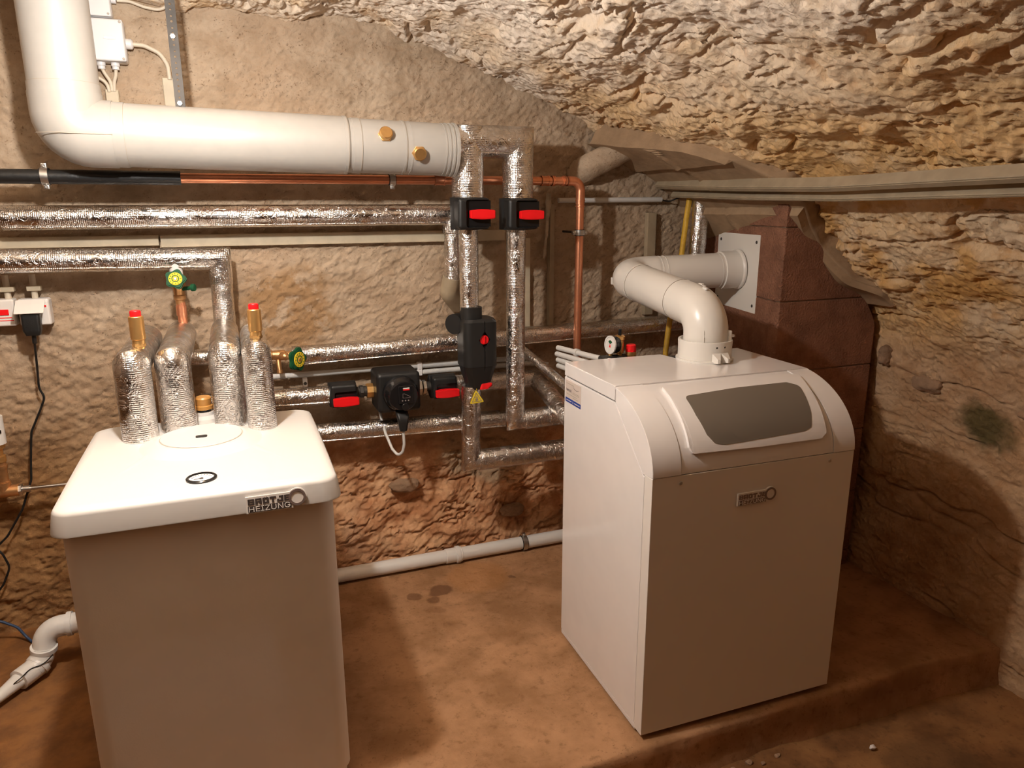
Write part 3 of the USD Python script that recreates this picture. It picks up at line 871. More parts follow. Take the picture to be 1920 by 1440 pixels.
def tank_bend(x, y, r, ztop, yback, label, vent=None, mark=None):
    t = Thing('foil_bend', label, 'pipe', (x, y, LIDZ), group='foil bends on the tank lid')
    zc = ztop - r
    t.part('upright', tube([V(x, y, LIDZ), V(x, y, zc), V(x, y + 0.06, zc)], r, **FOIL), 'foil_z')
    t.part('arm', tube([V(x, y + 0.055, zc), V(x, yback, zc)], r * 0.97, **FOIL), 'foil_y')
    t.part('end_disc', disc(V(x, yback, zc), (0, 1, 0), r * 0.9, 0.004), 'foil_y')
    if vent:
        vx, vy = vent
        zb = ztop - 0.006
        b = t.part('air_vent', lathe([(0, 0), (0.0125, 0), (0.0125, 0.010), (0.0145, 0.012), (0.0145, 0.022), (0.0170, 0.024), (0.0170, 0.078), (0.0155, 0.080), (0, 0.080)], V(vx, vy, zb), (0, 0, 1), 32), 'brass')
        t.part('red_cap', lathe([(0, 0), (0.0125, 0), (0.0128, 0.011), (0.011, 0.014), (0, 0.0145)], V(vx, vy, zb + 0.0795), (0, 0, 1), 28), 'red', under=b)
        t.part('nut', hexnut(V(vx, vy, zb + 0.004), (0, 0, 1), 0.0155, 0.009), 'brass', under=b)
    if mark:
        yf = y - r - 0.0016
        segs = {'X': [((-0.012, 0.0), (0.012, 0.022)), ((-0.012, 0.022), (0.012, 0.0))], 'tick': [((-0.014, 0.010), (-0.004, 0.0)), ((-0.004, 0.0), (0.012, 0.018))],
                'scrawl': [((-0.004, 0), (0.004, 0.002)), ((0.004, 0.002), (0.003, 0.010)), ((0.003, 0.010), (-0.004, 0.006)), ((-0.004, 0.006), (0.004, 0.006)), ((0.028, 0.005), (0.024, 0.012)), ((0.028, 0.005), (0.033, 0.014))]}[mark]
        mm = []
        for (a, b_) in segs:
            q = []
            for (px, pz) in (a, ((a[0] + b_[0]) / 2, (a[1] + b_[1]) / 2), b_):
                px = px * 0.8 + (0.010 if mark == 'X' else 0.004)
                q.append(V(x + px, y - math.sqrt(max((r + 0.0014) ** 2 - px * px, 0)), LIDZ + 0.035 + pz * 0.8))
            mm.append(tube(q, 0.0007, 6))
        t.part('pen_mark', cat(*mm), 'ink')


tank_bend(-1.117, -0.595, 0.0415, 1.000, -0.20, 'leftmost foil bend on the tank lid, topped by a brass vent with red cap', (-1.099, -0.560), 'scrawl')
tank_bend(-1.031, -0.548, 0.0425, 0.993, -0.090, 'second foil bend on the lid, marked with a penned X, green wheel valve behind it', None, 'X')
tank_bend(-0.907, -0.546, 0.0410, 0.998, -0.125, 'third foil bend on the lid, joining the foil pipe that comes straight down')
tank_bend(-0.831, -0.602, 0.0355, 1.003, -0.30, 'rightmost foil bend on the tank lid, topped by a brass vent with red cap', (-0.8275, -0.560), 'tick')


def hand_wheel(t, c, n, r, under=None):
    """A scalloped green wheel with a yellow disc and a screw."""
    n = unit(n)
    ax = unit(np.cross((0, 0, 1), n))
    ay = np.cross(n, ax)
    th = np.linspace(0, 2 * np.pi, 96, endpoint=False)
    rad = r * (0.90 + 0.10 * np.cos(5 * th))
    outer = Polygon(np.c_[rad * np.cos(th), rad * np.sin(th)])
    w = t.part('hand_wheel', oriented(extrude(outer, 0.012, 0.003), c, ax, ay, n), 'green', label='green scalloped hand wheel', under=under)
    t.part('dial_disc', oriented(extrude(Point(0, 0).buffer(r * 0.62), 0.003, 0.0008), np.asarray(c) + n * 0.0118, ax, ay, n), 'yellow', under=w)
    ticks = [Polygon([(r * .42 * math.cos(a - .06), r * .42 * math.sin(a - .06)), (r * .55 * math.cos(a - .05), r * .55 * math.sin(a - .05)), (r * .55 * math.cos(a + .05), r * .55 * math.sin(a + .05)), (r * .42 * math.cos(a + .06), r * .42 * math.sin(a + .06))]) for a in np.arange(0, 6.2, 0.52)]
    t.part('dial_print', oriented(extrude(unary_union(ticks + [Point(0, 0).buffer(r * .34).difference(Point(0, 0).buffer(r * .26))]), 0.0005), np.asarray(c) + n * 0.0146, ax, ay, n), 'green', under=w)
    t.part('screw', disc(np.asarray(c) + n * 0.0142, n, r * 0.16, 0.003), 'brass', under=w)


wv = Thing('shut_off_valve', 'brass shut-off valve with green wheel under the white sleeve of the left foil pipe', 'valve', (-1.022, -0.115, 1.0))
wv.part('white_sleeve', tube([V(-1.026, -0.112, 1.182), V(-1.026, -0.114, 1.125)], 0.0185, 28), 'pvc', label='white plastic sleeve')
wv.part('body', lathe([(0, 0), (0.013, 0), (0.013, .012), (0.0175, .014), (.0175, .026), (.015, .028), (.017, .045), (.021, .052), (.021, .068), (.016, .072), (.016, .086), (0, .086)], V(-1.024, -0.115, 1.045), (0, 0, 1), 24), 'bronze')
wv.part('bonnet', lathe([(0, 0), (.014, 0), (.014, .018), (.008, .022), (.006, .045), (0, .045)], V(-1.024, -0.125, 1.112), unit((-0.03, -1, 0.25)), 20), 'bronze')
wv.part('drain_screw', cat(tube([V(-1.02, -0.12, 1.09), V(-0.985, -0.14, 1.095)], 0.006, 14), disc(V(-0.987, -0.139, 1.095), (1, -.4, 0.05), 0.011, 0.010)), 'green')
wv.part('copper_stub', cat(tube([V(-1.023, -0.115, 1.05), V(-1.022, -0.115, 0.975)], 0.0130, 24), tube([V(-1.023, -0.115, 1.040), V(-1.023, -0.115, 1.010)], 0.0150, 24)), 'copper')
hand_wheel(wv, (-1.026, -0.166, 1.123), (-0.03, -1, 0.28), 0.030)

# connection at mid height behind the bends, with its own green wheel
p = Thing('foil_pipe', 'short foil pipe behind the foil bends, ending in a brass valve', 'pipe', (-0.95, -0.115, 0.86))
p.part('level_pipe', tube([V(-1.06, -0.05, 0.866), V(-0.80, -0.05, 0.860)], 0.026, **FOIL), 'foil_x')
wv = Thing('shut_off_valve', 'brass shut-off valve with dark green wheel at the end of the middle foil pipe', 'valve', (-0.74, -0.085, 0.85))
wv.part('body', lathe([(0, 0), (.013, 0), (.013, .015), (.019, .018), (.019, .034), (.015, .037), (.017, .06), (.0175, .075), (.013, .08), (.013, .105), (0, .105)], V(-0.808, -0.070, 0.860), unit((1, 0.0, -0.06)), 24), 'bronze')
wv.part('bonnet', lathe([(0, 0), (.013, 0), (.013, .020), (.008, .026), (.006, .060), (0, .06)], V(-0.742, -0.080, 0.856), unit((0.55, -0.75, -0.05)), 20), 'bronze')
wv.part('drain_cock', cat(tube([V(-0.755, -0.07, 0.85), V(-0.752, -0.085, 0.81)], 0.008, 14), disc(V(-0.752, -0.085, 0.81), (0, -.3, -1), 0.010, 0.012)), 'bronze')
hand_wheel(wv, (-0.702, -0.136, 0.852), (0.72, -0.69, 0.02), 0.040)

p = Thing('foil_pipe', 'long foil pipe at mid height, running behind the separator to the chimney', 'pipe', (0.0, -0.07, 0.86))
p.part('level_pipe', tube([V(-0.709, -0.07, 0.850), V(0.86, -0.07, 0.876)], 0.0325, **FOIL), 'foil_x')
p.part('seam_lap', foil_lap([V(-0.70, -0.07, 0.850), V(0.8, -0.07, 0.875)], 0.0332, 4.0), 'foil_x')

# pump line
p = Thing('foil_pipe', 'foil pipe behind the tank lid, ending at the left pump valve', 'pipe', (-0.8, YP, 0.72))
p.part('level_pipe', tube([V(-1.00, YP, 0.722), V(-0.602, YP, 0.712)], 0.0310, **FOIL), 'foil_x')
p.part('seam_lap', foil_lap([V(-0.98, YP, 0.722), V(-0.605, YP, 0.712)], 0.0318, 3.8), 'foil_x')
p = Thing('foil_pipe', 'foil pipe right of the separator at pump height, slanting down behind the boiler', 'pipe', (0.05, YP, 0.70))
p.part('level_pipe', tube([V(-0.160, YP, 0.708), V(0.155, YP, 0.702), V(0.165, -0.20, 0.665)], 0.0325, **FOIL), 'foil_x')
p.part('slant_pipe', tube([V(0.163, -0.175, 0.672), V(0.19, -0.655, 0.52)], 0.0320, **FOIL), 'foil_y')
p = Thing('foil_pipe', 'thin dark foil pipe slanting from the middle pipe to the boiler', 'pipe', (0.12, -0.2, 0.85))
p.part('slant_pipe', tube([V(0.075, -0.10, 0.83), V(0.085, -0.14, 0.825), V(0.15, -0.655, 0.70)], 0.0150, n=24, rough=0.0008, step=0.01), 'foil_y')
p = Thing('foil_pipe', 'lowest foil pipe at the wall, passing under the pump', 'pipe', (-0.3, -0.06, 0.565))
p.part('level_pipe', tube([V(-0.75, -0.068, 0.580), V(0.32, -0.068, 0.545)], 0.0325, **FOIL), 'foil_x')
p.part('seam_lap', foil_lap([V(-0.74, -0.068, 0.580), V(0.3, -0.068, 0.546)], 0.0332, 3.9), 'foil_x')

pu = Thing('circulation_pump', 'black circulation pump with round display head between two valves', 'pump', (-0.375, YP, 0.715))
pu.part('housing', rbox((0.150, 0.13, 0.140), (-0.376, YP - 0.012, 0.716), 0.016), 'black')
n_ = unit((0.05, -1, -0.02))
hc = V(-0.374, YP - 0.070, 0.716)
hd = pu.part('head', lathe([(0, 0), (0.060, 0), (0.060, 0.020), (0.055, 0.026), (0.052, 0.050), (0.047, 0.056), (0, 0.056)], hc, n_, 48), 'gloss_black')
pu.part('display', rbox((0.050, 0.006, 0.062), hc + V(0.008, -0.058, 0.004), 0.003), 'gloss_black', under=hd)
pu.part('badge_top', rbox((0.022, 0.002, 0.0045), hc + V(0.010, -0.0615, 0.0265), 0.0006, 1), 'emblem_light', under=hd)
pu.part('badge_bottom', rbox((0.022, 0.002, 0.0040), hc + V(0.010, -0.0615, 0.0215), 0.0006, 1), 'red', under=hd)
cv = Polygon([(-0.006, 0), (0.018, 0), (0.018, 0.004), (-0.002, 0.015), (-0.006, 0.015)])
pu.part('curve_print', oriented(extrude(cv.exterior.buffer(0.0005), 0.0006), hc + V(0.004, -0.0610, -0.006), (1, 0, 0), (0, 0, 1), (0, -1, 0)), 'ink', under=hd)
for k in range(3):
    pu.part('button', disc(hc + V(-0.004 + k * 0.010, -0.0605, -0.015), (0, -1, 0), 0.0025, 0.001), 'ink', under=hd)
pu.part('knob', disc(hc + V(0.004, -0.056, -0.036), n_, 0.013, 0.012), 'gloss_black', under=hd)
pl_ = pu.part('cable_plug', hull(sect(0.640, 0.040, 0.030, 0.008, -0.374, YP - 0.105), sect(0.620, 0.032, 0.028, 0.008, -0.374, YP - 0.105), sect(0.590, 0.024, 0.024, 0.010, -0.374, YP - 0.105), sect(0.655, 0.040, 0.030, 0.008, -0.374, YP - 0.085)), 'black')
pu.part('cable', tube([V(-0.374, YP - 0.105, 0.596), V(-0.373, YP - 0.105, 0.54), V(-0.378, YP - 0.10, 0.512), V(-0.392, YP - 0.09, 0.497), V(-0.407, YP - 0.07, 0.515), V(-0.42, YP - 0.03, 0.56), V(-0.425, YP + 0.035, 0.62)], 0.0050, 14, bend=0.02), 'conduit')
for nm, (x0, x1, r, mt) in dict(union_nut=(-0.474, -0.452, 0.026, 'brass')).items():
    pu.part(nm, tube([V(x0, YP, 0.713), V(x1, YP, 0.713)], r, 8), mt)
pu.part('union_tail', tube([V(-0.512, YP, 0.713), V(-0.470, YP, 0.713)], 0.018, 24), 'dark_steel')
pu.part('union_ring', hexnut(V(-0.498, YP, 0.713), (1, 0, 0), 0.022, 0.014), 'dark_steel')
pu.part('union_nut', hexnut(V(-0.300, YP, 0.709), (1, 0, 0), 0.029, 0.020), 'steel')
pu.part('union_ring', hexnut(V(-0.278, YP, 0.709), (1, 0, 0), 0.025, 0.014), 'steel')
pu.part('union_tail', tube([V(-0.285, YP, 0.709), V(-0.246, YP, 0.709)], 0.017, 24), 'dark_steel')

# copper pipe
YC = -0.140
cp_ = Thing('copper_pipe', 'copper pipe running under the duct and turning straight down at the right', 'pipe', (-0.2, YC, 1.41))
cp_.part('level_pipe', tube([V(-0.99, YC, 1.411), V(0.275, YC, 1.413)], 0.0142, 24), 'copper')
cp_.part('elbow', tube([V(0.230, YC, 1.413), V(0.302, YC, 1.413), V(0.302, YC, 1.334)], 0.0162, 28, bend=0.032), 'copper')
cp_.part('drop_pipe', tube([V(0.302, YC, 1.37), V(0.300, YC, 0.64), V(0.300, -0.648, 0.62)], 0.0142, 24, bend=0.04), 'copper')
for x, w in ((-0.228, 0.036), (0.150, 0.030), (0.190, 0.012), (0.235, 0.006), (0.247, .004)):
    cp_.part('fitting', cat(tube([V(x, YC, 1.413), V(x + w, YC, 1.413)], 0.0165, 28), *[tube([V(x + k, YC, 1.413), V(x + k + 0.005, YC, 1.413)], 0.0178, 28) for k in (0.0, max(w - 0.005, 0))]), 'copper')
for z in (1.345, 1.325):
    cp_.part('fitting', tube([V(0.302, YC, z), V(0.302, YC, z + 0.005)], 0.0176, 28), 'copper')
sl = Thing('pipe_sleeve', 'black rubber insulating sleeve on the left end of the copper pipe', 'pipe sleeve', (-1.4, YC, 1.41))
sl.part('sleeve', tube([V(-1.92, YC, 1.413), V(-0.984, YC, 1.411)], 0.0195, 28, rough=0.0007, step=0.01), 'rubber')


def pipe_clamp(c, axis, r, label, to_wall=True):
    t = Thing('pipe_clamp', label, 'clamp', c, group='pipe clamps')
    c, a = V(*c), unit(axis)
    t.part('rubber_liner', ring(c - a * 0.011, a, r + 0.0003, r + 0.003, 0.022, 32), 'rubber')
    t.part('band', ring(c - a * 0.009, a, r + 0.003, r + 0.0045, 0.018, 32), 'steel')
    s = unit(np.cross(a, (0, 1, 0)))
    for k in (-1, 1):
        t.part('lug', oriented(rbox((0.012, 0.012, 0.014), (0, 0, 0), 0.002, 2), c + s * k * (r + 0.009), s, np.cross(a, s), a), 'steel')
        t.part('screw', disc(c + s * k * (r + 0.009) + V(0, -0.006, 0), (0, -1, 0), 0.0045, 0.004), 'steel')
    if to_wall:
        t.part('threaded_rod', tube([c + V(0, r + 0.002, 0), V(c[0], -0.002, c[2])], 0.004, 12), 'dark_steel')


pipe_clamp((-1.323, YC, 1.413), (1, 0, 0), 0.0195, 'steel clamp on the black sleeve under the duct elbow')
pipe_clamp((-0.367, YC, 1.412), (1, 0, 0), 0.0142, 'steel clamp on the level copper pipe under the brass plugs')
pipe_clamp((0.3015, YC, 1.236), (0, 0, 1), 0.0142, 'steel clamp on the vertical part of the copper pipe')

# ------------------------------------------------------------------ trunking, conduits, boxes on the back wall
def strip(name, x0, x1, z0, z1, label, mat='beige', depth=0.020, y=0.004, category='cable trunking', group=None, ends=()):
    t = Thing(name, label, category, ((x0 + x1) / 2, y, (z0 + z1) / 2), group=group)
    cy = y - depth / 2 - 0.012
    c = ((x0 + x1) / 2, cy, (z0 + z1) / 2)
    t.part('channel', rbox((x1 - x0, depth, z1 - z0), (c[0], c[1] + 0.004, c[2]), 0.002, 2), mat)
    if x1 - x0 > z1 - z0:
        t.part('cover', rbox((x1 - x0 - 0.001, 0.006, z1 - z0 - 0.003), (c[0], c[1] - depth / 2 + 0.003, c[2]), 0.0015, 2), mat)
    else:
        t.part('cover', rbox((x1 - x0 - 0.003, 0.006, z1 - z0 - 0.001), (c[0], c[1] - depth / 2 + 0.003, c[2]), 0.0015, 2), mat)
    return t


strip('cable_trunking', -1.92, -1.07, 1.214, 1.246, 'beige wall trunking under the longest foil pipe, left length')
strip('cable_trunking', -1.066, 0.060, 1.208, 1.246, 'beige wall trunking under the longest foil pipe, right length ending behind the risers')
strip('cable_trunking', 0.235, 0.256, 0.885, 1.335, 'narrow upright beige trunking left of the copper drop pipe', 'tan')
strip('cable_trunking', 0.650, 0.690, 0.905, 1.302, 'upright tan trunking between the copper drop and the yellow hose', 'tan')
strip('cable_trunking', 0.140, 0.162, 0.885, 1.215, 'upright beige trunking beside the right foil riser', 'beige', 0.014)
strip('cable_trunking', -1.165, -1.130, 1.50, 1.660, 'short upright trunking under the junction box cables', 'beige', 0.016)
strip('cable_trunking', -1.012, -0.978, 1.50, 1.700, 'short upright trunking beside the perforated strap', 'beige', 0.012)

t = Thing('conduit_pipe', 'short grey conduit stub high on the wall behind the copper drop', 'conduit', (0.48, -0.03, 1.35))
t.part('pipe', tube([V(0.268, -0.030, 1.348), V(0.704, -0.030, 1.351)], 0.0095, 20), 'conduit')
t.part('wire', tube([V(0.704, -0.030, 1.350), V(0.735, -0.035, 1.343), V(0.775, -0.06, 1.362), V(0.79, -0.09, 1.385)], 0.003, 8, bend=0.03), 'rubber')
single('wall_rope', tube([V(0.230, -0.028, 1.372), V(0.226, -0.03, 1.29), V(0.220, -0.028, 1.21), V(0.214, -0.026, 1.14)], [0.010, 0.008, 0.006, 0.003], 12, rough=0.006, step=0.006, seed=4), 'rope', 'frayed plaster-coated cord hanging on the wall left of the copper drop', 'cord')

t = Thing('conduit_pipe', 'long upper white conduit running level behind the pump', 'conduit', (-0.3, -0.03, 0.77))
t.part('pipe', tube([V(-0.86, -0.033, 0.778), V(0.168, -0.033, 0.772)], 0.0095, 20), 'conduit')
t.part('clip', cat(rbox((0.016, 0.012, 0.030), (-0.672, -0.046, 0.752), 0.003), rbox((0.016, 0.03, 0.006), (-0.672, -0.03, 0.766), 0.002)), 'white')
t.part('clip_screw', disc(V(-0.672, -0.052, 0.750), (0, -1, 0), 0.0055, 0.002), 'dark_steel')
t.part('clip', rbox((0.018, 0.024, 0.026), (-0.273, -0.033, 0.775), 0.004), 'white')
t = Thing('conduit_pipe', 'shorter lower white conduit starting right of the pump', 'conduit', (-0.05, -0.03, 0.75))
t.part('pipe', tube([V(-0.290, -0.033, 0.750), V(0.168, -0.033, 0.750)], 0.0095, 20), 'conduit')
t.part('coupling', tube([V(0.155, -0.033, 0.750), V(0.178, -0.033, 0.750)], 0.0115, 20), 'conduit')
t.part('wire', tube([V(0.17, -0.033, 0.750), V(0.20, -0.04, 0.750), V(0.225, -0.05, 0.746)], 0.005, 10, rough=0.001, step=0.005), 'conduit')
t.part('clip', rbox((0.018, 0.024, 0.024), (-0.273, -0.033, 0.751), 0.004), 'white')
for k, (dz, dx, wd) in enumerate(((0.0, 0.004, 'topmost'), (-0.021, 0.0, 'second from the top'), (-0.042, 0.004, 'third from the top'), (-0.063, 0.006, 'lowest'))):
    t = Thing('conduit_pipe', 'grey conduit stub entering the back of the boiler, %s of the four' % wd, 'conduit', (0.147 + dx, -0.3, 0.858 + dz), group='conduit stubs behind the boiler')
    a, b = V(0.145 + dx, -0.30, 0.858 + dz), V(0.165 + dx + 0.01 * (3 - k), -0.655, 0.868 + dz)
    t.part('pipe', tube([a, b], 0.0088, 20), 'conduit')
    t.part('bore', disc(a + V(0, 0.0004, 0), (0, 1, 0), 0.0065, 0.0006), 'dark_gap')
    if k in (0, 2):
        t.part('clip', ring(a + (b - a) * 0.30, unit(b - a), 0.009, 0.0125, 0.014, 20), 'conduit')

# junction boxes and cables
jb = Thing('junction_box', 'pale grey junction box beside the duct with two glands below', 'junction box', (-1.14, -0.03, 1.785))
jb.part('body', rbox((0.094, 0.045, 0.112), (-1.141, -0.030, 1.785), 0.008), 'boxgrey')
jb.part('cover', rbox((0.092, 0.012, 0.110), (-1.141, -0.058, 1.785), 0.005), 'boxgrey')
for sx in (-1, 1):
    for sz in (-1, 1):
        jb.part('screw', disc(V(-1.141 + sx * 0.039, -0.064, 1.785 + sz * 0.048), (0, -1, 0), 0.0035, 0.002), 'seam')
jb.part('cover_plate', rbox((0.030, 0.003, 0.008), (-1.132, -0.0645, 1.790), 0.001, 2), 'white')
for gx in (-1.164, -1.128):
    gl = jb.part('cable_gland', lathe([(0, 0), (0.0115, 0), (0.0115, 0.010), (0.0095, 0.012), (0.0095, 0.020), (0, 0.020)], V(gx, -0.034, 1.731), (0, 0, -1), 20), 'boxgrey')
jb.part('cable_gland', lathe([(0, 0), (0.014, 0), (0.014, 0.014), (0.010, 0.018), (0, 0.018)], V(-1.094, -0.034, 1.782), (1, 0, 0), 20), 'boxgrey')
jb2 = Thing('junction_box', 'pale grey junction box at the top edge of the photo, above the other box', 'junction box', (-1.15, -0.03, 1.90))
jb2.part('body', rbox((0.085, 0.040, 0.110), (-1.162, -0.028, 1.900), 0.008), 'boxgrey')
jb2.part('cover', rbox((0.083, 0.010, 0.108), (-1.162, -0.053, 1.900), 0.004), 'boxgrey')
for sx in (-1, 1):
    jb2.part('screw', disc(V(-1.162 + sx * 0.034, -0.058, 1.853), (0, -1, 0), 0.003, 0.002), 'seam')
jb2.part('cable_gland', lathe([(0, 0), (0.010, 0), (0.010, 0.012), (0, 0.014)], V(-1.119, -0.034, 1.895), (1, 0, 0), 18), 'boxgrey')


def cable(name, pts, r, mat, label, group=None, bend=0.04, cat_='cable', rough=0.0):
    single(name, tube([V(*q) for q in pts], r, 12, bend=bend), mat, label, cat_, group)


cable('cable', [(-1.105, -.034, 1.894), (-1.075, -.03, 1.896), (-1.035, -.028, 1.884), (-1.000, -.026, 1.880), (-0.975, -.026, 1.892), (-0.955, -.026, 1.93)], 0.0045, 'cable', 'beige cable from the upper junction box, passing behind the strap')
cable('cable', [(-1.080, -.034, 1.782), (-1.05, -.032, 1.782), (-1.010, -.028, 1.765), (-0.992, -.024, 1.735), (-0.990, -.022, 1.695)], 0.0062, 'cable', 'beige cable curving from the lower junction box down into the short trunking')
cable('cable', [(-1.164, -.034, 1.715), (-1.158, -.03, 1.700), (-1.146, -.026, 1.68), (-1.146, -.024, 1.655)], 0.0050, 'cable', 'beige cable from the left gland of the junction box')
cable('cable', [(-1.128, -.034, 1.715), (-1.131, -.03, 1.695), (-1.138, -.026, 1.68), (-1.140, -.024, 1.655)], 0.0050, 'cable', 'beige cable from the right gland of the junction box')
cable('cable', [(-1.200, -.026, 1.690), (-1.175, -.026, 1.690), (-1.156, -.025, 1.675), (-1.153, -.024, 1.652)], 0.0050, 'cable', 'beige cable emerging behind the vertical duct below the junction box')

# perforated strap
L = 2.0 - 1.600
strap = sbox(-0.0125, 0, 0.0125, L)
holes = []
k = 0
z = 0.012
while z < L - 0.01:
    holes.append(Point(0, z).buffer(0.0034 if k % 3 == 2 else 0.0026))
    z += 0.016 if k % 2 else 0.013
    k += 1
st = Thing('perforated_strap', 'dark perforated steel hanger strap dropping onto the duct', 'hanger strap', (-0.961, -0.235, 1.596))
st.part('strip', oriented(extrude(strap.difference(unary_union(holes)), 0.0028), V(-0.961, -0.235, 1.594), (1, 0, 0), (0.0, 0.0, 1), (0, -1, 0)), 'dark_steel')
for zz in (1.772, 1.604):
    st.part('bolt', cat(hexnut(V(-0.962, -0.2375, zz), (0, -1, 0), 0.007, 0.006), tube([V(-0.962, -0.235, zz), V(-0.962, -0.247, zz)], 0.003, 10)), 'steel')

# old clay stub in the wall
cs = Thing('pipe_stub', 'mortar-smeared old pipe stub sticking out of the wall under the vault', 'pipe', (0.42, 0, 1.48))
cs.part('stub', tube([V(0.355, 0.02, 1.435), V(0.385, -0.035, 1.465), V(0.555, -0.10, 1.560)], [0.048, 0.047, 0.046], 36, rough=0.005, step=0.008), 'wall', True)
cs.part('bore', disc(V(0.5552, -0.1001, 1.5601), unit((0.17, -0.065, 0.095)), 0.034, 0.001), 'dark_gap')

# yellow hose and the foil pipe left of the chimney
cable('gas_hose', [(0.778, -.115, 1.385), (0.764, -.115, 1.27), (0.752, -.115, 1.14), (0.728, -.13, 1.0), (0.690, -.15, 0.90), (0.672, -.16, 0.78), (0.665, -.17, 0.55), (0.66, -.18, 0.02)], 0.0105, 'gas_yellow', 'yellow hose hanging down in front of the chimney pipe, behind the flue', bend=0.2, cat_='hose')
p = Thing('foil_pipe', 'upright foil pipe beside the chimney, behind the flue', 'pipe', (0.815, -0.13, 1.2))
p.part('upright', tube([V(0.815, -0.135, 1.345), V(0.808, -0.115, 0.915)], 0.0330, **FOIL), 'foil_z')
p.part('bare_top', tube([V(0.815, -0.135, 1.34), V(0.812, -0.12, 1.385)], 0.016, 20), 'dark_steel')
p.part('cap_nut', hexnut(V(0.812, -0.125, 1.362), (0, 0, 1), 0.024, 0.02), 'dark_steel')

# cable trunking along the vault's springing
def vault_trunk(name, s0, off, w, ys, label, sag):
    t = Thing(name, label, 'cable trunking', (0.75, -0.5, 1.4))
    ysn = np.linspace(*ys, 40)
    x, z, nx, nz = vault_point(np.full(40, s0))
    P = np.stack([x + nx * off, ysn, z + nz * off - sag * np.interp(ysn, [-2.0, -0.9, -0.5, 0.0], [0.0, 1.0, 0.6, -0.3])], -1)
    tx, tz = -nz[0], nx[0]
    rows = []
    for a, h in ((-w / 2, -0.02), (-w / 2, 0.010), (-w / 2 + 0.002, 0.012), (w / 2 - 0.002, 0.012), (w / 2, 0.010), (w / 2, -0.02)):
        rows.append(P + np.array([tx * a + nx[0] * h, 0, tz * a + nz[0] * h]))
    t.part('channel', grid_mesh(np.array(rows)), 'tan', 20)
    rows = []
    for a, h in ((-w / 2 + 0.005, 0.0125), (-w / 2 + 0.005, 0.0145), (w / 2 - 0.005, 0.0145), (w / 2 - 0.005, 0.0125)):
        rows.append(P[4:] + np.array([tx * a + nx[0] * h, 0, tz * a + nz[0] * h]))
    t.part('cover', grid_mesh(np.array(rows)), 'tan', 20)
    return t


vault_trunk('cable_trunking', 2.765, 0.045, 0.026, (-2.6, -0.02), 'upper beige trunking along the foot of the vault', 0.020)
vault_trunk('cable_trunking', 2.822, 0.048, 0.015, (-2.6, -0.06), 'lower beige trunking along the foot of the vault', 0.016)

# ------------------------------------------------------------------ sockets and cords at the left edge
sk = Thing('control_unit', 'white wall control unit with red display at the left edge', 'control unit', (-1.51, -0.04, 1.03))
sk.part('body', rbox((0.105, 0.045, 0.078), (-1.520, -0.028, 1.034), 0.006), 'white_rough')
sk.part('display', rbox((0.040, 0.004, 0.016), (-1.503, -0.0515, 1.036), 0.001, 2), 'red')
sk.part('print_line', rbox((0.046, 0.001, 0.0022), (-1.500, -0.0508, 1.020), 0.0004, 1), 'red')
sk.part('print_line', rbox((0.050, 0.001, 0.0022), (-1.498, -0.0508, 1.012), 0.0004, 1), 'red')
so = Thing('wall_socket', 'pale wall socket with lifted splash flap beside the control unit', 'socket', (-1.42, -0.04, 1.03))
so.part('body', rbox((0.080, 0.045, 0.078), (-1.420, -0.028, 1.032), 0.006), 'boxgrey')
so.part('cover', rbox((0.074, 0.008, 0.070), (-1.418, -0.052, 1.030), 0.004), 'white_rough')
so.part('flap', oriented(rbox((0.074, 0.056, 0.004), (0, 0, 0), 0.002, 2), V(-1.424, -0.078, 1.052), (1, 0, 0), (0, -0.80, -0.60), (0, -0.60, 0.80)), 'white_rough')
so.part('cover_screw', disc(V(-1.389, -0.0565, 1.050), (0, -1, 0), 0.003, 0.001), 'red')
pg = Thing('power_plug', 'black plug in the wall socket under the lifted flap', 'plug', (-1.42, -0.07, 1.0))
pg.part('body', hull(sect(1.030, 0.048, 0.03, 0.008, -1.424, -0.078), sect(0.985, 0.046, 0.034, 0.008, -1.424, -0.080), sect(0.970, 0.036, 0.028, 0.008, -1.424, -0.078)), 'rubber')
pg.part('strain_relief', tube([V(-1.424, -0.078, 0.975), V(-1.426, -0.074, 0.945)], 0.006, 14), 'rubber')
pg.part('cord', tube([V(-1.426, -0.074, 0.95), V(-1.437, -0.045, 0.86), V(-1.442, -0.04, 0.80), V(-1.430, -0.04, 0.775), V(-1.448, -0.04, 0.735), V(-1.480, -0.04, 0.67), V(-1.494, -0.04, 0.58), V(-1.500, -0.045, 0.52), V(-1.535, -0.05, 0.43), V(-1.585, -0.05, 0.35), V(-1.66, -0.05, 0.28)], 0.0032, 10, bend=0.05), 'rubber')
cable('cord', [(-1.66, -.045, 0.335), (-1.61, -.045, 0.30), (-1.595, -.045, 0.245), (-1.62, -.045, 0.19), (-1.68, -.045, 0.12)], 0.0032, 'rubber', 'black cord looping at the left edge near the floor', cat_='cord')
cable('cord', [(-1.70, -.06, 0.09), (-1.64, -.06, 0.075), (-1.60, -.06, 0.045), (-1.575, -.07, 0.004), (-1.56, -.09, 0.003)], 0.0040, 'bluewire', 'thin blue wire at the left edge near the drain pipe', cat_='wire')
for k, (x, lab) in enumerate(((-1.417, 'right'), (-1.484, 'left'))):
    t = Thing('conduit_pipe', 'short beige conduit with saddle above the sockets, %s of the two' % lab, 'conduit', (x, -0.03, 1.09))
    t.part('pipe', tube([V(x, -0.026, 1.14), V(x, -0.026, 1.070)], 0.0085, 16), 'cable')
    t.part('saddle', rbox((0.036, 0.022, 0.014), (x + 0.002, -0.030, 1.100), 0.002), 'beige')

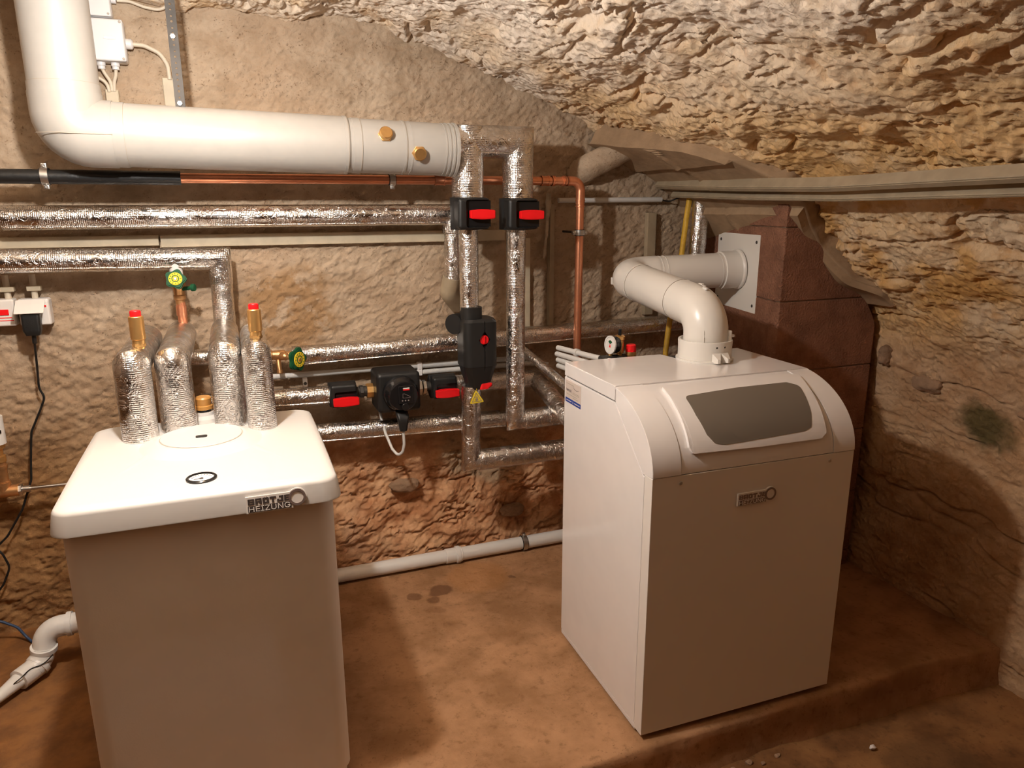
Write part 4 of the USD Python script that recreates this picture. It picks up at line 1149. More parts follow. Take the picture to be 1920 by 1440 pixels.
# valve fittings at the left edge
lf = Thing('water_filter', 'white capped brass fitting group at the left edge, piped to the tank', 'fitting', (-1.55, -0.06, 0.6))
lf.part('white_cap', tube([V(-1.568, -0.07, 0.735), V(-1.568, -0.07, 0.652)], 0.029, 28), 'pvc')
lf.part('cap_mark', rbox((0.006, 0.002, 0.010), (-1.545, -0.0915, 0.693), 0.0006, 1), 'gloss_black')
lf.part('upper_body', lathe([(0, 0), (.024, 0), (.024, -.012), (.016, -.018), (.016, -.035), (.021, -.038), (.021, -.055), (.014, -.058), (.014, -.072), (0, -.072)], V(-1.568, -0.07, 0.652), (0, 0, 1), 24), 'brass')
lf.part('pipe', tube([V(-1.566, -0.07, 0.60), V(-1.566, -0.07, 0.505)], 0.0165, 24), 'bronze')
lf.part('collar', cat(tube([V(-1.566, -0.07, 0.585), V(-1.566, -0.07, 0.575)], 0.019, 24), tube([V(-1.566, -0.07, 0.532), V(-1.566, -0.07, 0.522)], 0.020, 24)), 'bronze')
lf.part('tee', cat(tube([V(-1.64, -0.07, 0.502), V(-1.528, -0.07, 0.502)], 0.018, 24), tube([V(-1.566, -0.07, 0.502), V(-1.566, -0.07, 0.535)], 0.018, 24)), 'bronze')
lf.part('nut', hexnut(V(-1.532, -0.07, 0.502), (1, 0, 0), 0.017, 0.012), 'steel')
lf.part('thread', tube([V(-1.522, -0.07, 0.502), V(-1.500, -0.07, 0.502)], 0.010, 16), 'steel')
lf.part('thin_pipe', tube([V(-1.50, -0.07, 0.502), V(-1.30, -0.07, 0.500), V(-1.20, -0.435, 0.50)], 0.0052, 14, bend=0.04), 'steel')

# drain trap at the left of the tank
dt = Thing('drain_trap', 'bent white drain pipe dropping from beside the tank to the floor', 'drain pipe', (-1.48, -0.28, 0.06))
A_, B_, C_, D_, E_ = V(-1.36, -0.268, 0.138), V(-1.474, -0.272, 0.136), V(-1.480, -0.285, 0.075), V(-1.502, -0.300, 0.030), V(-1.575, -0.405, 0.024)
dt.part('upper_bend', tube([A_, B_, C_ + V(0, 0, -.005)], 0.0305, 36, bend=0.045), 'pvc')
dt.part('socket_ring', tube([V(-1.415, -0.270, 0.138), V(-1.402, -0.270, 0.138)], 0.0350, 36), 'pvc')
dt.part('socket_ring', tube([C_ + V(0.002, -.002, .016), C_ + V(0, 0, 0.002)], 0.0350, 36), 'pvc')
dt.part('middle_piece', tube([C_ + V(0, 0, .01), C_ + V(-0.004, -0.006, -0.022), V(-1.506, -0.315, 0.038)], 0.0310, 36, bend=0.05), 'pvc')
dt.part('socket_ring', tube([V(-1.492, -0.297, 0.046), V(-1.500, -0.307, 0.040)], 0.0345, 36), 'pvc')
dt.part('end_piece', tube([V(-1.498, -0.305, 0.040), V(-1.535, -0.35, 0.0335), V(-1.585, -0.43, 0.026)], [0.0305, 0.0305, 0.013], 36, bend=0.03), 'pvc')
cable('cord', [(-1.452, -.318, 0.075), (-1.475, -.328, 0.055), (-1.505, -.345, 0.060), (-1.52, -.375, 0.055), (-1.54, -.385, 0.045), (-1.553, -.37, 0.02)], 0.0016, 'rubber', 'thin dark wire wound around the white drain trap', cat_='wire')

dp = Thing('floor_drain_pipe', 'white drain pipe lying along the foot of the back wall', 'drain pipe', (-0.15, -0.06, 0.025))
dp.part('left_pipe', tube([V(-1.10, -0.064, 0.0285), V(-0.175, -0.064, 0.0285)], 0.0255, 32), 'pvc')
dp.part('right_pipe', tube([V(-0.175, -0.064, 0.0285), V(0.62, -0.064, 0.0300)], 0.0255, 32), 'pvc')
dp.part('socket', lathe([(0.0255, 0), (0.0285, 0.002), (0.0285, 0.040), (0.0325, 0.043), (0.0325, 0.056), (0.0285, 0.058), (0.0285, 0.064), (0.0255, 0.066)], V(-0.205, -0.064, 0.0285), (1, 0, 0), 32), 'pvc')
pipe_clamp((0.118, -0.064, 0.029), (1, 0, 0), 0.0258, 'steel clamp on the white floor drain pipe', False)

# ------------------------------------------------------------------ hot water tank
TX0, TX1, TY0, TY1 = -1.243, -0.692, -1.036, -0.440
tk = Thing('water_tank', 'white box-shaped hot water tank with plastic lid, left in front', 'water tank', ((TX0 + TX1) / 2, -0.74, 0))


def rrect(x0, x1, y0, y1, r, bulge=0.0, n=8):
    """A rounded rectangle with slightly bulging sides."""
    q = np.array(sbox(x0 + r, y0 + r, x1 - r, y1 - r).buffer(r, n).exterior.segmentize(0.02).coords)[:-1]
    cx_, cy_, hx, hy = (x0 + x1) / 2, (y0 + y1) / 2, (x1 - x0) / 2, (y1 - y0) / 2
    u, w = (q[:, 0] - cx_) / hx, (q[:, 1] - cy_) / hy
    return np.c_[cx_ + hx * u * (1 + bulge * (1 - w ** 2)), cy_ + hy * w * (1 + bulge * (1 - u ** 2))]


def loft(sections, close_top=True, close_bottom=True):
    """Skins closed outlines with equal point counts, each (points, z)."""
    n = len(sections[0][0])
    verts = np.vstack([np.c_[q, np.full(n, z)] for q, z in sections])
    m = len(sections)
    i, j = np.meshgrid(np.arange(m - 1), np.arange(n), indexing='ij')
    a, b = i * n + j, i * n + (j + 1) % n
    F = [np.stack([a, b, b + n], -1).reshape(-1, 3), np.stack([a, b + n, a + n], -1).reshape(-1, 3)]
    for flag, k, flip in ((close_bottom, 0, True), (close_top, m - 1, False)):
        if flag:
            c = len(verts)
            verts = np.vstack([verts, verts[k * n:(k + 1) * n].mean(0)])
            jj = np.arange(n)
            tri_ = np.stack([np.full(n, c), k * n + jj, k * n + (jj + 1) % n], -1)
            F.append(tri_[:, ::-1] if flip else tri_)
    v, f = verts, np.vstack(F)
    t_ = trimesh.Trimesh(v, f, process=False)
    if t_.volume < 0:
        f = f[:, ::-1]
    return v, f


def same(base, inset):
    cx_, cy_ = (TX0 + TX1) / 2, (TY0 + TY1) / 2
    hx, hy = (TX1 - TX0) / 2, (TY1 - TY0) / 2
    return np.c_[cx_ + (base[:, 0] - cx_) * (1 - inset / hx), cy_ + (base[:, 1] - cy_) * (1 - inset / hy)]


outl = rrect(TX0, TX1, TY0, TY1, 0.040, 0.006, 10)
tk.part('body', loft([(same(outl, 0.024), 0.0), (same(outl, 0.024), 0.02), (same(outl, 0.0165), 0.03), (same(outl, 0.0165), 0.7335)]), 'wrap', 40)
tk.part('lid', loft([(same(outl, 0.010), 0.7215), (same(outl, 0.0), 0.7215), (same(outl, 0.0002), 0.7255), (same(outl, 0.0055), 0.7615), (same(outl, 0.0100), 0.7690), (same(outl, 0.020), 0.7730), (same(outl, 0.030), 0.7745)], close_bottom=False), 'lid', 40)
# raised round hump with the oval inspection cover
hump = [(0, 0), (0.140, 0), (0.135, 0.0012), (0.104, 0.0135), (0.098, 0.0155), (0, 0.0155)]
tk.part('hump', lathe(hump, V(-0.975, -0.677, 0.7742), (0, 0, 1), 72), 'lid', 30)
cvp = tk.part('inspection_cover', lathe([(0, 0), (0.0925, 0), (0.0925, 0.0015), (0.091, 0.0028), (0, 0.0034)], V(-0.975, -0.677, 0.7895), (0, 0, 1), 72), 'lid', 30)
tk.part('cover_gap', ring(V(-0.975, -0.677, 0.7892), (0, 0, 1), 0.0922, 0.0945, 0.0006, 72), 'seam', under=cvp)
tk.part('cover_slot', oriented(extrude(sbox(-0.008, -0.004, 0.008, 0.004).buffer(0.005, 8), 0.0015), V(-0.975, -0.692, 0.7922), (1, 0, 0), (0, 1, 0), (0, 0, 1)), 'rubber', under=cvp)
# two shallow ridges from the hump to the front corners
for sx in (-1, 1):
    a, b = V(-0.975 + sx * 0.11, -0.74, 0.7732), V(-0.968 + sx * 0.220, -0.965, 0.7732)
    u_ = unit(np.cross(b - a, (0, 0, 1)))
    tk.part('lid_ridge', hull([a + u_ * .016, a - u_ * .016, a + V(0, 0, .0035) + u_ * 0.003, b + u_ * .004, b - u_ * .004, b + V(0, 0, .0012)], [a - V(0, 0, 0.002), b - V(0, 0, 0.002)]), 'lid', 30)
# thermometer
tc = V(-0.970, -0.943, 0.7742)
th_ = tk.part('thermometer', lathe([(0.0245, 0.0), (0.0310, 0.0), (0.0310, 0.0035), (0.0290, 0.0050), (0.0255, 0.0050), (0.0245, 0.0030), (0.0245, 0.0)], tc, (0, 0, 1), 48), 'gloss_black')
tk.part('dial', disc(tc, (0, 0, 1), 0.0250, 0.0022, 0.0005, 48), 'dial', under=th_)
tk.part('needle', cat(oriented(rbox((0.018, 0.0014, 0.0008), (-0.006, 0, 0), 0.0003, 1), tc + V(0, -0.004, 0.0028), (1, 0.2, 0), (-0.2, 1, 0), (0, 0, 1)), disc(tc + V(0, -0.004, 0.0022), (0, 0, 1), 0.004, 0.0012)), 'emblem_dark', under=th_)
arc_ = [Polygon([(r_ * math.cos(a), r_ * math.sin(a)) for r_, a in ((.017, a0), (.021, a0), (.021, a0 + .12), (.017, a0 + .12))]) for a0 in np.linspace(0.3, 2.8, 9)]
tk.part('scale_print', oriented(extrude(unary_union(arc_), 0.0004), tc + V(0, 0, 0.0021), (1, 0, 0), (0, 1, 0), (0, 0, 1)), 'ink', under=th_)
# tapping with amber cap at the back of the lid
bc = V(-0.973, -0.482, 0.7742)
bb = tk.part('tapping_base', lathe([(0, 0), (0.040, 0), (0.038, 0.010), (0.026, 0.018), (0.024, 0.026), (0, 0.026)], bc, (0, 0, 1), 36), 'lid')
tk.part('black_collar', lathe([(0, 0.024), (0.017, 0.024), (0.017, 0.034), (0, 0.034)], bc, (0, 0, 1), 28), 'rubber', under=bb)
tk.part('amber_cap', lathe([(0, 0.033), (0.0225, 0.033), (0.0225, 0.042), (0.019, 0.044), (0.021, 0.062), (0.018, 0.066), (0, 0.066)], bc, (0, 0, 1), 28), 'orange', under=bb, label='amber plastic cap')

# emblem plates (the plate stands on a slanted lip)
def block_word(h):
    """The letters of the maker's name as heavy, wide shapes, each in a cell 1.25 h wide; returns (polygon, width)."""
    w, g = 1.22, 0.14
    B_ = sbox(0, 0, w, 1).buffer(-.1).buffer(.1).difference(unary_union([sbox(.36, .60, .88, .76), sbox(.36, .24, .88, .40)]))
    R_l = sbox(0, 0, w, 1).difference(unary_union([sbox(.36, .58, .88, .74), sbox(.50, 0, .74, .36)]))
    O_ = sbox(0, 0, w, 1).buffer(-.22).buffer(.22).difference(sbox(.44, .30, .78, .70)).difference(unary_union([sbox(.34, .86, .46, 1.1), sbox(.76, .86, .88, 1.1)])).union(unary_union([sbox(.36, 1.0, .46, 1.10), sbox(.76, 1.0, .86, 1.10)]))
    T_ = unary_union([sbox(0, .68, w, 1), sbox(.40, 0, .82, 1)])
    J_ = unary_union([sbox(.76, 0, w, 1), sbox(0, 0, w, .32), sbox(0, 0, .38, .48), sbox(.40, .72, w, 1)])
    E_l = unary_union([sbox(0, 0, .42, 1), sbox(0, 0, w, .24), sbox(0, .38, w * .95, .62), sbox(0, .76, w, 1)])
    from shapely import affinity
    out = [affinity.translate(q, k * (w + g), 0) for k, q in enumerate((B_, R_l, O_, T_, J_, E_l))]
    return affinity.scale(unary_union(out), h, h, origin=(0, 0)), (6 * w + 5 * g) * h


def emblem(t, o, ax, ay, w, under=None, dark='emblem_dark', light='emblem_light'):
    """Plate with BROETJE (umlaut) over HEIZUNG and a ring at the right; w is the plate's whole width."""
    ax, ay = unit(ax), unit(ay)
    n = np.cross(ax, ay)
    h = w * 0.30
    plate = unary_union([sbox(0, 0, w * 0.80, h), Point(w * 0.875, h * 0.62).buffer(h * 0.56, 24)])
    pl0 = t.part('emblem_plate', oriented(extrude(plate, 0.004, 0.0006), o, ax, ay, n), light, under=under)
    if under:
        sub = under
    else:
        sub = pl0
    word, ww = block_word(h * 0.36)
    word = unary_union([Polygon([(px * w * 0.725 / ww, py) for px, py in q.exterior.coords], [[(px * w * 0.725 / ww, py) for px, py in r_.coords] for r_ in q.interiors]) for q in getattr(word, 'geoms', [word])])
    t.part('lettering', oriented(extrude(word, 0.0006), np.asarray(o) + ax * w * 0.035 + ay * h * 0.50 + n * 0.0040, ax, ay, n), dark, under=sub)
    bar = sbox(w * 0.03, h * 0.05, w * 0.765, h * 0.44)
    t.part('lettering_ground', oriented(extrude(bar, 0.0004), np.asarray(o) + n * 0.0040, ax, ay, n), dark, under=sub)
    t.part('lettering', lettering('HEIZUNG', h * 0.31, np.asarray(o) + ax * w * 0.045 + ay * h * 0.09 + n * 0.0044, ax, ay, w * 0.70, 0.0006, False), 'emblem_light', under=sub)
    t.part('ring', oriented(extrude(Point(w * 0.875, h * 0.62).buffer(h * 0.50, 24).difference(Point(w * 0.875, h * 0.62).buffer(h * 0.36, 24)), 0.0012), np.asarray(o) + n * 0.0040, ax, ay, n), 'emblem_grey', under=sub)


emblem(tk, (-0.8875, -1.0385, 0.7205), (1, 0.005, 0), (0, 0.15, 1), 0.116)

# ------------------------------------------------------------------ boiler
B = Thing('boiler', 'white floor-standing boiler with curved hood and grey window, right', 'boiler', (0, -1.158, 0), rotz=-1.1, local=True)
BW, BD, BH, SEAM = 0.60, 0.506, 0.890, 0.712
HA, HB = 0.24, 0.178


def hood_pt(x, deg, off=0.0):
    a = math.radians(deg)
    n = unit(V(0, -math.cos(a) / HA, math.sin(a) / HB))
    return V(x, HA - HA * math.cos(a), SEAM + HB * math.sin(a)) + n * off


def on_hood(poly_pts, off0, off1, rad=0.0, cell=0.012):
    """A panel that follows the hood: polygon in (x, arc degrees / 400) raised from off0 to off1."""
    sc = 1 / 330.0
    pg_ = Polygon([(x, d * sc) for x, d in poly_pts])
    if rad:
        pg_ = pg_.buffer(-rad).buffer(rad, 8)
    pg_ = Polygon(pg_.exterior.segmentize(cell).coords)
    v2, f2 = trimesh.creation.triangulate_polygon(pg_, engine='earcut')
    # refine so that the panel bends with the hood
    tm = trimesh.Trimesh(np.c_[v2, np.zeros(len(v2))], f2, process=False)
    v3, f3 = trimesh.remesh.subdivide_to_size(tm.vertices, tm.faces, cell * 1.6)
    t2_ = trimesh.Trimesh(v3, f3, process=True)
    top = np.array([hood_pt(q[0], q[1] / sc, off1) for q in t2_.vertices])
    bot = np.array([hood_pt(q[0], q[1] / sc, off0) for q in t2_.vertices])
    n = len(top)
    f = np.array(t2_.faces)
    nn = np.cross(top[f[0, 1]] - top[f[0, 0]], top[f[0, 2]] - top[f[0, 0]])
    if nn @ (top[f[0, 0]] - V(0.3, HA, SEAM)) < 0:
        f = f[:, ::-1]
    e = t2_.edges_sorted
    # boundary edges, oriented as in f
    ed = np.vstack([f[:, [0, 1]], f[:, [1, 2]], f[:, [2, 0]]])
    key = np.sort(ed, 1)
    _, idx, cnt = np.unique(key, axis=0, return_index=True, return_counts=True)
    bd = ed[idx[cnt == 1]]
    side = np.vstack([np.c_[bd[:, 1], bd[:, 0], bd[:, 0] + n], np.c_[bd[:, 1], bd[:, 0] + n, bd[:, 1] + n]])
    return np.vstack([top, bot]), np.vstack([f, f[:, ::-1] + n, side])


def side_plate(poly, x0, x1, bev=0.0012):
    """A plate lying in the (y, z) plane from x0 (inside) out to x1."""
    if x1 < x0:
        return oriented(extrude(poly, x0 - x1, bev), V(x0, 0, 0), (0, 1, 0), (0, 0, 1), (-1, 0, 0))
    return oriented(extrude(poly, x1 - x0, bev), V(x0, 0, 0), (0, 1, 0), (0, 0, 1), (1, 0, 0))


arc = [(HA - HA * math.cos(math.radians(a)), SEAM + HB * math.sin(math.radians(a))) for a in np.linspace(0, 79, 28)]
full = Polygon([(0, 0.012), (BD, 0.012), (BD, BH - 0.002)] + [(y, z) for y, z in reversed(arc)])
# inner carcass, a little inside the panels
inner = full.buffer(-0.0045)
B.part('carcass', oriented(extrude(inner, BW - 0.012), V(BW - 0.006, 0, 0), (0, 1, 0), (0, 0, 1), (-1, 0, 0)), 'dark_gap', False)
g_ = 0.0009
main = Polygon([(0.035 + g_, 0.022), (BD, 0.022), (BD, 0.847), (0.195, 0.847), (0.045, 0.706), (0.035 + g_, 0.704)])
front_ret = Polygon([(0.001, 0.012), (0.035 - g_, 0.012), (0.035 - g_, 0.704), (0.001, 0.709)])
top_ret = Polygon([(0.196, 0.851), (BD, 0.851), (BD, BH - 0.001), (0.196, BH - 0.001)])
hood_ret = Polygon([(0.0, 0.7125), (0.045, 0.7085), (0.193, 0.850)] + [(0.193, 0.8885)] + [p_ for p_ in reversed(arc) if p_[0] < 0.19])
base_ret = Polygon([(0.035, 0.006), (BD, 0.006), (BD, 0.0205), (0.035, 0.0205)])
for sx, (xi, xo), nm in ((0, (0.006, 0.0), 'left'), (1, (BW - 0.006, BW), 'right')):
    B.part('side_panel', side_plate(main, xi, xo), 'white')
    B.part('base_rail', side_plate(base_ret, xi, xo + (0.001 if sx == 0 else -0.001)), 'white')
    B.part('hood_cheek', side_plate(hood_ret, xi, xo), 'white')
    B.part('top_rim', side_plate(top_ret, xi, xo), 'white')
# front panel with returned edges
fp = B.part('front_panel', rbox((BW, 0.036, 0.6985), (BW / 2, 0.0185, 0.0125 + 0.34925), 0.0015, 3), 'white_rough')
for x in (0.077, 0.522):
    B.part('screw', cat(disc(V(x, 0.0005, 0.692), (0, -1, 0), 0.0048, 0.0022, 0.0008, 20)), 'seam', under=fp)
# hood skin
def hood_skin(x0, x1, d0, d1, off):
    xs_, ds = np.array([x0, x1]), np.linspace(d0, d1, 40)
    outer = np.array([[hood_pt(x, d, off) for x in xs_] for d in ds])
    inn = np.array([[hood_pt(x, d, -0.006) for x in xs_] for d in ds])
    ringp = np.stack([outer[:, 0], outer[:, 1], inn[:, 1], inn[:, 0], outer[:, 0]], 1)
    v, f = grid_mesh(ringp)
    c1 = np.array([[0, 1, 2], [0, 2, 3]])
    c2 = c1 + (len(ds) - 1) * 5
    return v, np.vstack([f, c1[:, ::-1], c2])
B.part('hood', hood_skin(0.0785, 0.5300, 0.3, 80.5, -0.0012), 'white')
B.part('hood_side', hood_skin(0.0005, 0.0770, 0.3, 80.5, 0.0006), 'white')
B.part('hood_side', hood_skin(0.5315, 0.5995, 0.3, 80.5, 0.0006), 'white')
flap = [(0.110, 15), (0.300, 13.6), (0.487, 13.6), (0.506, 17.5), (0.510, 30), (0.514, 40), (0.522, 55), (0.534, 70), (0.40, 73), (0.25, 73.5), (0.113, 71.5), (0.107, 51), (0.103, 30), (0.101, 20)]
fl = B.part('cover_flap', on_hood(flap, -0.002, 0.0075, 0.006), 'white', 30)
win = [(0.148, 58.5), (0.310, 61.5), (0.468, 61.8), (0.497, 57), (0.488, 46), (0.478, 34), (0.462, 23), (0.440, 20.8), (0.316, 19.4), (0.200, 18.4), (0.172, 20.3), (0.156, 27), (0.147, 42)]
B.part('window', on_hood(win, 0.006, 0.0084, 0.012), 'grey_window', 30, under=fl, label='smoked grey window')
# top panel with the flue cut-out
tp = Polygon([(0.001, 0.196), (BW - 0.001, 0.196), (BW - 0.001, BD), (0.515, BD), (0.500, 0.432), (0.332, 0.432), (0.318, BD), (0.001, BD)])
B.part('top_panel', oriented(extrude(tp, 0.004, 0.001), V(0, 0, BH - 0.0045), (1, 0, 0), (0, 1, 0), (0, 0, 1)), 'white')
B.part('hood_top', hood_skin(0.0005, 0.5995, 80.5, 79.9, 0.0003) if False else oriented(extrude(sbox(0.001, 0.197, BW - 0.001, 0.240), 0.0018), V(0, 0, BH - 0.0035), (1, 0, 0), (0, 1, 0), (0, 0, 1)), 'white')
B.part('back_panel', rbox((BW - 0.004, 0.006, BH - 0.05), (BW / 2, BD - 0.004, BH / 2), 0.001, 2), 'white')
for x in (0.04, BW - 0.04):
    for y in (0.05, BD - 0.05):
        B.part('foot', disc(V(x, y, -0.004), (0, 0, 1), 0.02, 0.02), 'rubber')
# emblem on the front
emblem(B, V(0.241, -0.0002, 0.6085), (1, 0, 0), (0, 0, 1), 0.112, under=fp, dark='emblem_grey', light='white_rough')
# installer's sticker on the side
stk = B.part('sticker', side_plate(Polygon([(0.394, 0.776), (0.4965, 0.776), (0.4965, 0.841), (0.394, 0.841)]), 0.0, -0.0006, 0), 'paper', label='white and blue installer sticker')
B.part('sticker_band', side_plate(Polygon([(0.394, 0.776), (0.4965, 0.776), (0.4965, 0.789), (0.394, 0.789)]), -0.0006, -0.0009, 0), 'blue', under=stk)
dn = V(0, -1, 0)
B.part('sticker_print', lettering('henck', 0.0085, V(-0.0007, 0.492, 0.8095), dn, (0, 0, 1), 0.036, 0.0003), 'ink', under=stk)
B.part('sticker_print', cat(*[side_plate(sbox(y0, z, y1, z + 0.0018), -0.0006, -0.0008, 0) for y0, y1, z in ((0.405, 0.448, 0.8105), (0.405, 0.455, 0.8065), (0.42, 0.49, 0.800), (0.44, 0.492, 0.831), (0.412, 0.448, 0.7945))]), 'seam', under=stk)
sw = [(0.448, 0.829), (0.436, 0.8245), (0.424, 0.8225), (0.412, 0.8240), (0.404, 0.8262), (0.412, 0.8228), (0.424, 0.8205), (0.437, 0.8225)]
B.part('sticker_print', side_plate(Polygon(sw), -0.0006, -0.0008, 0), 'ink', under=stk)
B.part('sticker_print', cat(*[side_plate(sbox(y0, 0.781, y1, 0.7835), -0.0009, -0.0011, 0) for y0, y1 in ((0.455, 0.490), (0.400, 0.436))], side_plate(sbox(0.4435, 0.7785, 0.4465, 0.7855), -0.0009, -0.0011, 0)), 'paper', under=stk)

# safety group behind the boiler
sg = Thing('safety_group', 'brass safety group behind the boiler with gauge, vent and red cap', 'safety valve', (0.22, -0.56, 0.86))
sg.part('manifold', cat(tube([V(0.165, -0.575, 0.868), V(0.285, -0.575, 0.868)], 0.013, 24), tube([V(0.225, -0.575, 0.868), V(0.225, -0.654, 0.862)], 0.012, 20)), 'dark_steel')
n_ = unit((-0.995, -0.12, 0.06))
gc = V(0.196, -0.580, 0.914)
ga = sg.part('gauge', lathe([(0, -0.026), (0.024, -0.026), (0.0265, -0.020), (0.0265, -0.003), (0.0245, -0.001), (0, -0.001)], gc, n_, 40), 'gloss_black')
sg.part('bezel', ring(gc - n_ * 0.003, n_, 0.0235, 0.0285, 0.0045, 40), 'boxgrey', under=ga)
sg.part('dial', disc(gc - n_ * 0.0012, n_, 0.0238, 0.0012, 0.0003, 40), 'dial', under=ga)
ax_ = unit(np.cross((0, 0, 1), n_)); ay_ = np.cross(n_, ax_)
wedge = lambda a0, a1: Polygon([(0, 0)] + [(0.012 * math.cos(a), 0.012 * math.sin(a)) for a in np.linspace(a0, a1, 8)])
sg.part('green_field', oriented(extrude(wedge(0.6, 2.5), 0.0004), gc + n_ * 0.0001 + ay_ * .002, ax_, ay_, n_), 'green', under=ga)
sg.part('red_field', oriented(extrude(wedge(-1.9, -1.2), 0.0005), gc + n_ * 0.0002 + ay_ * .004, ax_, ay_, n_), 'red', under=ga)
sg.part('gauge_stem', tube([gc - n_ * 0.015, V(0.196, -0.575, 0.868)], 0.006, 14), 'brass')
av = sg.part('air_vent', lathe([(0, 0), (0.009, 0), (0.009, 0.008), (0.0135, 0.010), (0.0135, 0.050), (0.0165, 0.052), (0.0165, 0.062), (0.012, 0.065), (0, 0.065)], V(0.232, -0.575, 0.876), (0, 0, 1), 28), 'brass')
sg.part('vent_cap', lathe([(0, 0), (0.0055, 0), (0.0050, 0.020), (0, 0.021)], V(0.232, -0.575, 0.940), (0, 0, 1), 16), 'gloss_black', under=av)
sv = sg.part('safety_valve', lathe([(0, 0), (0.013, 0), (0.013, 0.010), (0.0165, 0.012), (0.0165, 0.024), (0, 0.024)], V(0.267, -0.585, 0.866), (0, 0, 1), 24), 'brass')
sg.part('red_cap', lathe([(0, 0), (0.0165, 0), (0.0155, 0.020), (0.013, 0.0225), (0, 0.023)], V(0.267, -0.585, 0.889), (0, 0, 1), 28), 'red', under=sv)

# ------------------------------------------------------------------ flue
fx, fy = 0.412, -0.762
E1, E2, E3 = V(fx, fy, 1.032), V(0.418, -0.250, 1.088), V(0.852, -0.337, 1.104)
F = Thing('flue_pipe', 'white plastic flue bending from the boiler top to the chimney plate', 'flue pipe', (fx, fy, 0.86))
R_ = 0.0640
F.part('base_ring', lathe([(R_, 0), (0.083, 0), (0.083, 0.006), (R_, 0.008)], V(fx, fy, 0.8895), (0, 0, 1), 56), 'flue')
F.part('collar', lathe([(0.0665, 0.0), (0.0770, 0.0), (0.0775, 0.040), (0.0785, 0.056), (0.0775, 0.060), (0.0720, 0.060), (0.0690, 0.050), (0.0665, 0.045)], V(fx, fy, 0.890), (0, 0, 1), 56), 'flue')
for a in (-1.75, -1.40):
    d = V(math.cos(a), math.sin(a), 0)
    tdir = V(-d[1], d[0], 0)
    o = V(fx, fy, 0.902) + d * 0.077
    F.part('lug', hull([o + tdir * s * 0.013 + V(0, 0, zz) for s in (-1, 1) for zz in (-0.010, 0.018)], [o + d * 0.020 + tdir * s * 0.004 + V(0, 0, zz) for s in (-1, 1) for zz in (-0.008, 0.004)]), 'flue', 20)
    F.part('hole_mark', disc(V(fx, fy, 0.936) + d * 0.0771, d, 0.0030, 0.0010), 'dark_gap')
F.part('lower_elbow', tube([V(fx, fy, 0.905), E1, E1 + (E2 - E1) * 0.26], R_, 56, bend=0.075), 'flue')
F.part('middle_pipe', tube([E1 + (E2 - E1) * 0.24, E1 + (E2 - E1) * 0.80], R_ * 0.985, 56), 'flue')
F.part('upper_elbow', tube([E1 + (E2 - E1) * 0.76, E2, E2 + (E3 - E2) * 0.28], R_, 56, bend=0.068), 'flue')
F.part('end_pipe', tube([E2 + (E3 - E2) * 0.26, E3], R_ * 0.975, 56), 'flue')
dd = unit(E3 - E2)
for a in (0.30, 0.34, 0.80):
    F.part('joint_ring', tube([E2 + (E3 - E2) * a, E2 + (E3 - E2) * (a + 0.006)], R_ * 0.99, 56), 'flue')
F.part('wall_socket', lathe([(R_ * .97, 0.0), (R_ * 1.05, 0.002), (R_ * 1.05, 0.060), (R_ * 1.12, 0.066), (R_ * 1.12, 0.072), (R_ * .97, 0.074)], E3 - dd * 0.078, dd, 56), 'flue')
d12 = unit(E2 - E1)
for q, ax2, r2 in ((E1 + (E2 - E1) * 0.27, d12, R_ * 1.006), (E1 + (E2 - E1) * 0.74, d12, R_ * 1.006)):
    F.part('seam', tube([q, q + ax2 * 0.0012], r2, 56), 'seam')
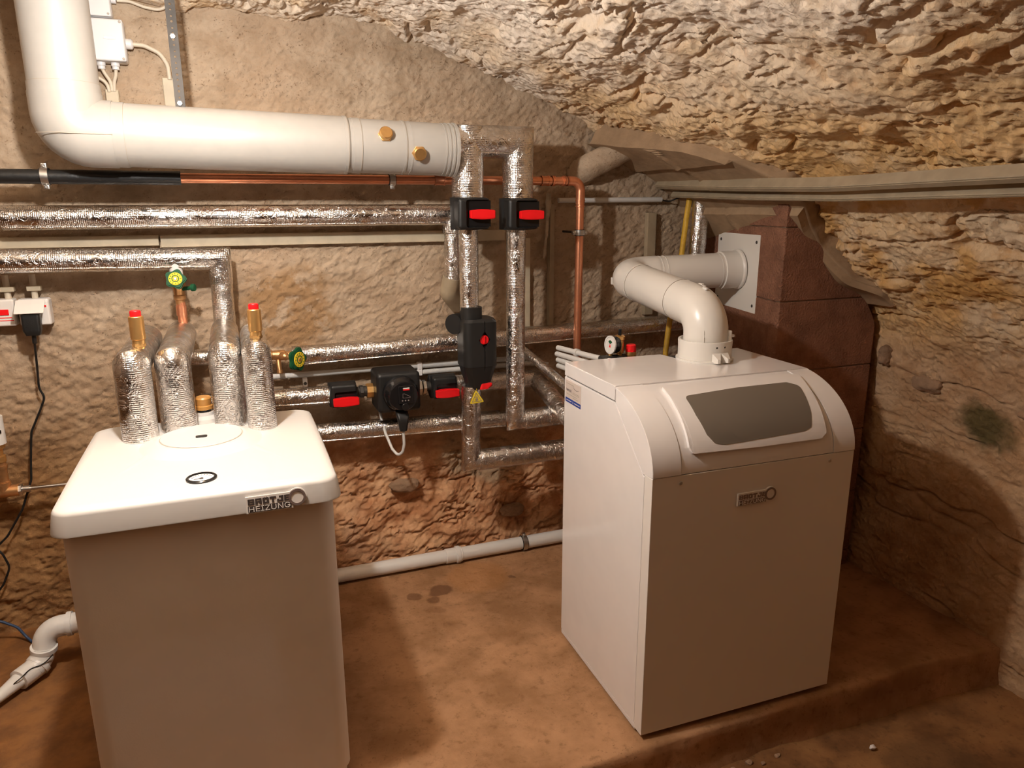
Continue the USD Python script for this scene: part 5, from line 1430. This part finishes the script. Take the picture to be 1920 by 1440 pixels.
# rectangular hatch outline and clip on the lower elbow, ribs on its back
up12 = unit(np.cross(np.cross(d12, (0, 0, 1)), d12))
sd = unit(np.cross(d12, (0, 0, 1)))     # to the right of the run
hat = []
for a in np.linspace(0, 1, 12):
    an = math.radians(90 * a)
    c0 = E1 + V(0, 0.075, -0.075)
    hat.append(c0 + V(-0.040, -math.cos(an) * (0.075 + 0.0505), math.sin(an) * (0.075 + 0.0505)))
F.part('hatch_seam', tube([V(fx + 0.055, fy - 0.0332, 0.962)] + [V(fx - 0.040, fy - 0.0505, 0.962)] + hat, 0.0009, 6), 'seam')
for k in range(5):
    q = E1 + V(0.004 + 0.012 * (k % 3), 0.02 + 0.028 * k, 0.062 + 0.0028 * k)
    F.part('rib', rbox((0.010, 0.022, 0.008), q, 0.003, 2), 'flue')
F.part('clip', cat(rbox((0.012, 0.016, 0.034), (fx + 0.046, fy - 0.048, 0.962), 0.003, 2), rbox((0.030, 0.010, 0.008), (fx + 0.050, fy - 0.046, 0.962), 0.002, 2)), 'flue')
F.part('clip', rbox((0.012, 0.014, 0.026), E2 + unit(unit(E2 - E1) - unit(E3 - E2)) * 0.037 + V(-0.004, -0.012, -0.02), 0.003, 2), 'flue')
# wall plate
pu_ = V(*SIDE)
pn = V(-0.98, 0.2, 0) / np.linalg.norm((0.98, 0.2))
pc = K + SIDE * 0.310 + V(0, 0, 1.095) + pn * 0.001
plate = sbox(-0.160, -0.132, 0.158, 0.132).buffer(0.003, 3)
wp = F.part('wall_plate', oriented(extrude(plate, 0.003, 0.0008), pc, -pu_, (0, 0, 1), pn), 'flue', label='flat white wall plate')
for sx, sz in ((-1, 1), (1, 1), (1, -1), (-1, -1)):
    F.part('screw', disc(pc + pn * 0.003 + pu_ * sx * 0.138 + V(0, 0, sz * 0.110), pn, 0.0055, 0.002), 'dark_steel', under=wp)

# debris on the lower floor
rng = np.random.default_rng(7)
for k, (x, y, s, mt) in enumerate([(0.65, -1.30, 0.013, 'white'), (0.245, -1.225, 0.012, 'stone'), (0.30, -1.22, 0.015, 'stone'), (0.335, -1.235, 0.010, 'stone'), (0.39, -1.225, 0.012, 'stone'), (0.275, -1.245, 0.008, 'stone')]):
    m_ = fieldstone((x, y, -0.114), (s * 1.4, s, s * 0.8), 60 + k)
    if k == 0:
        single('pebble', m_, mt, 'tiny white crumb lying alone on the dark lower floor', 'pebble', smooth=True)
    else:
        single('pebble', m_, mt, 'small brown crumb of rubble at the foot of the plinth', 'pebble', 'rubble crumbs below the plinth edge', smooth=True)
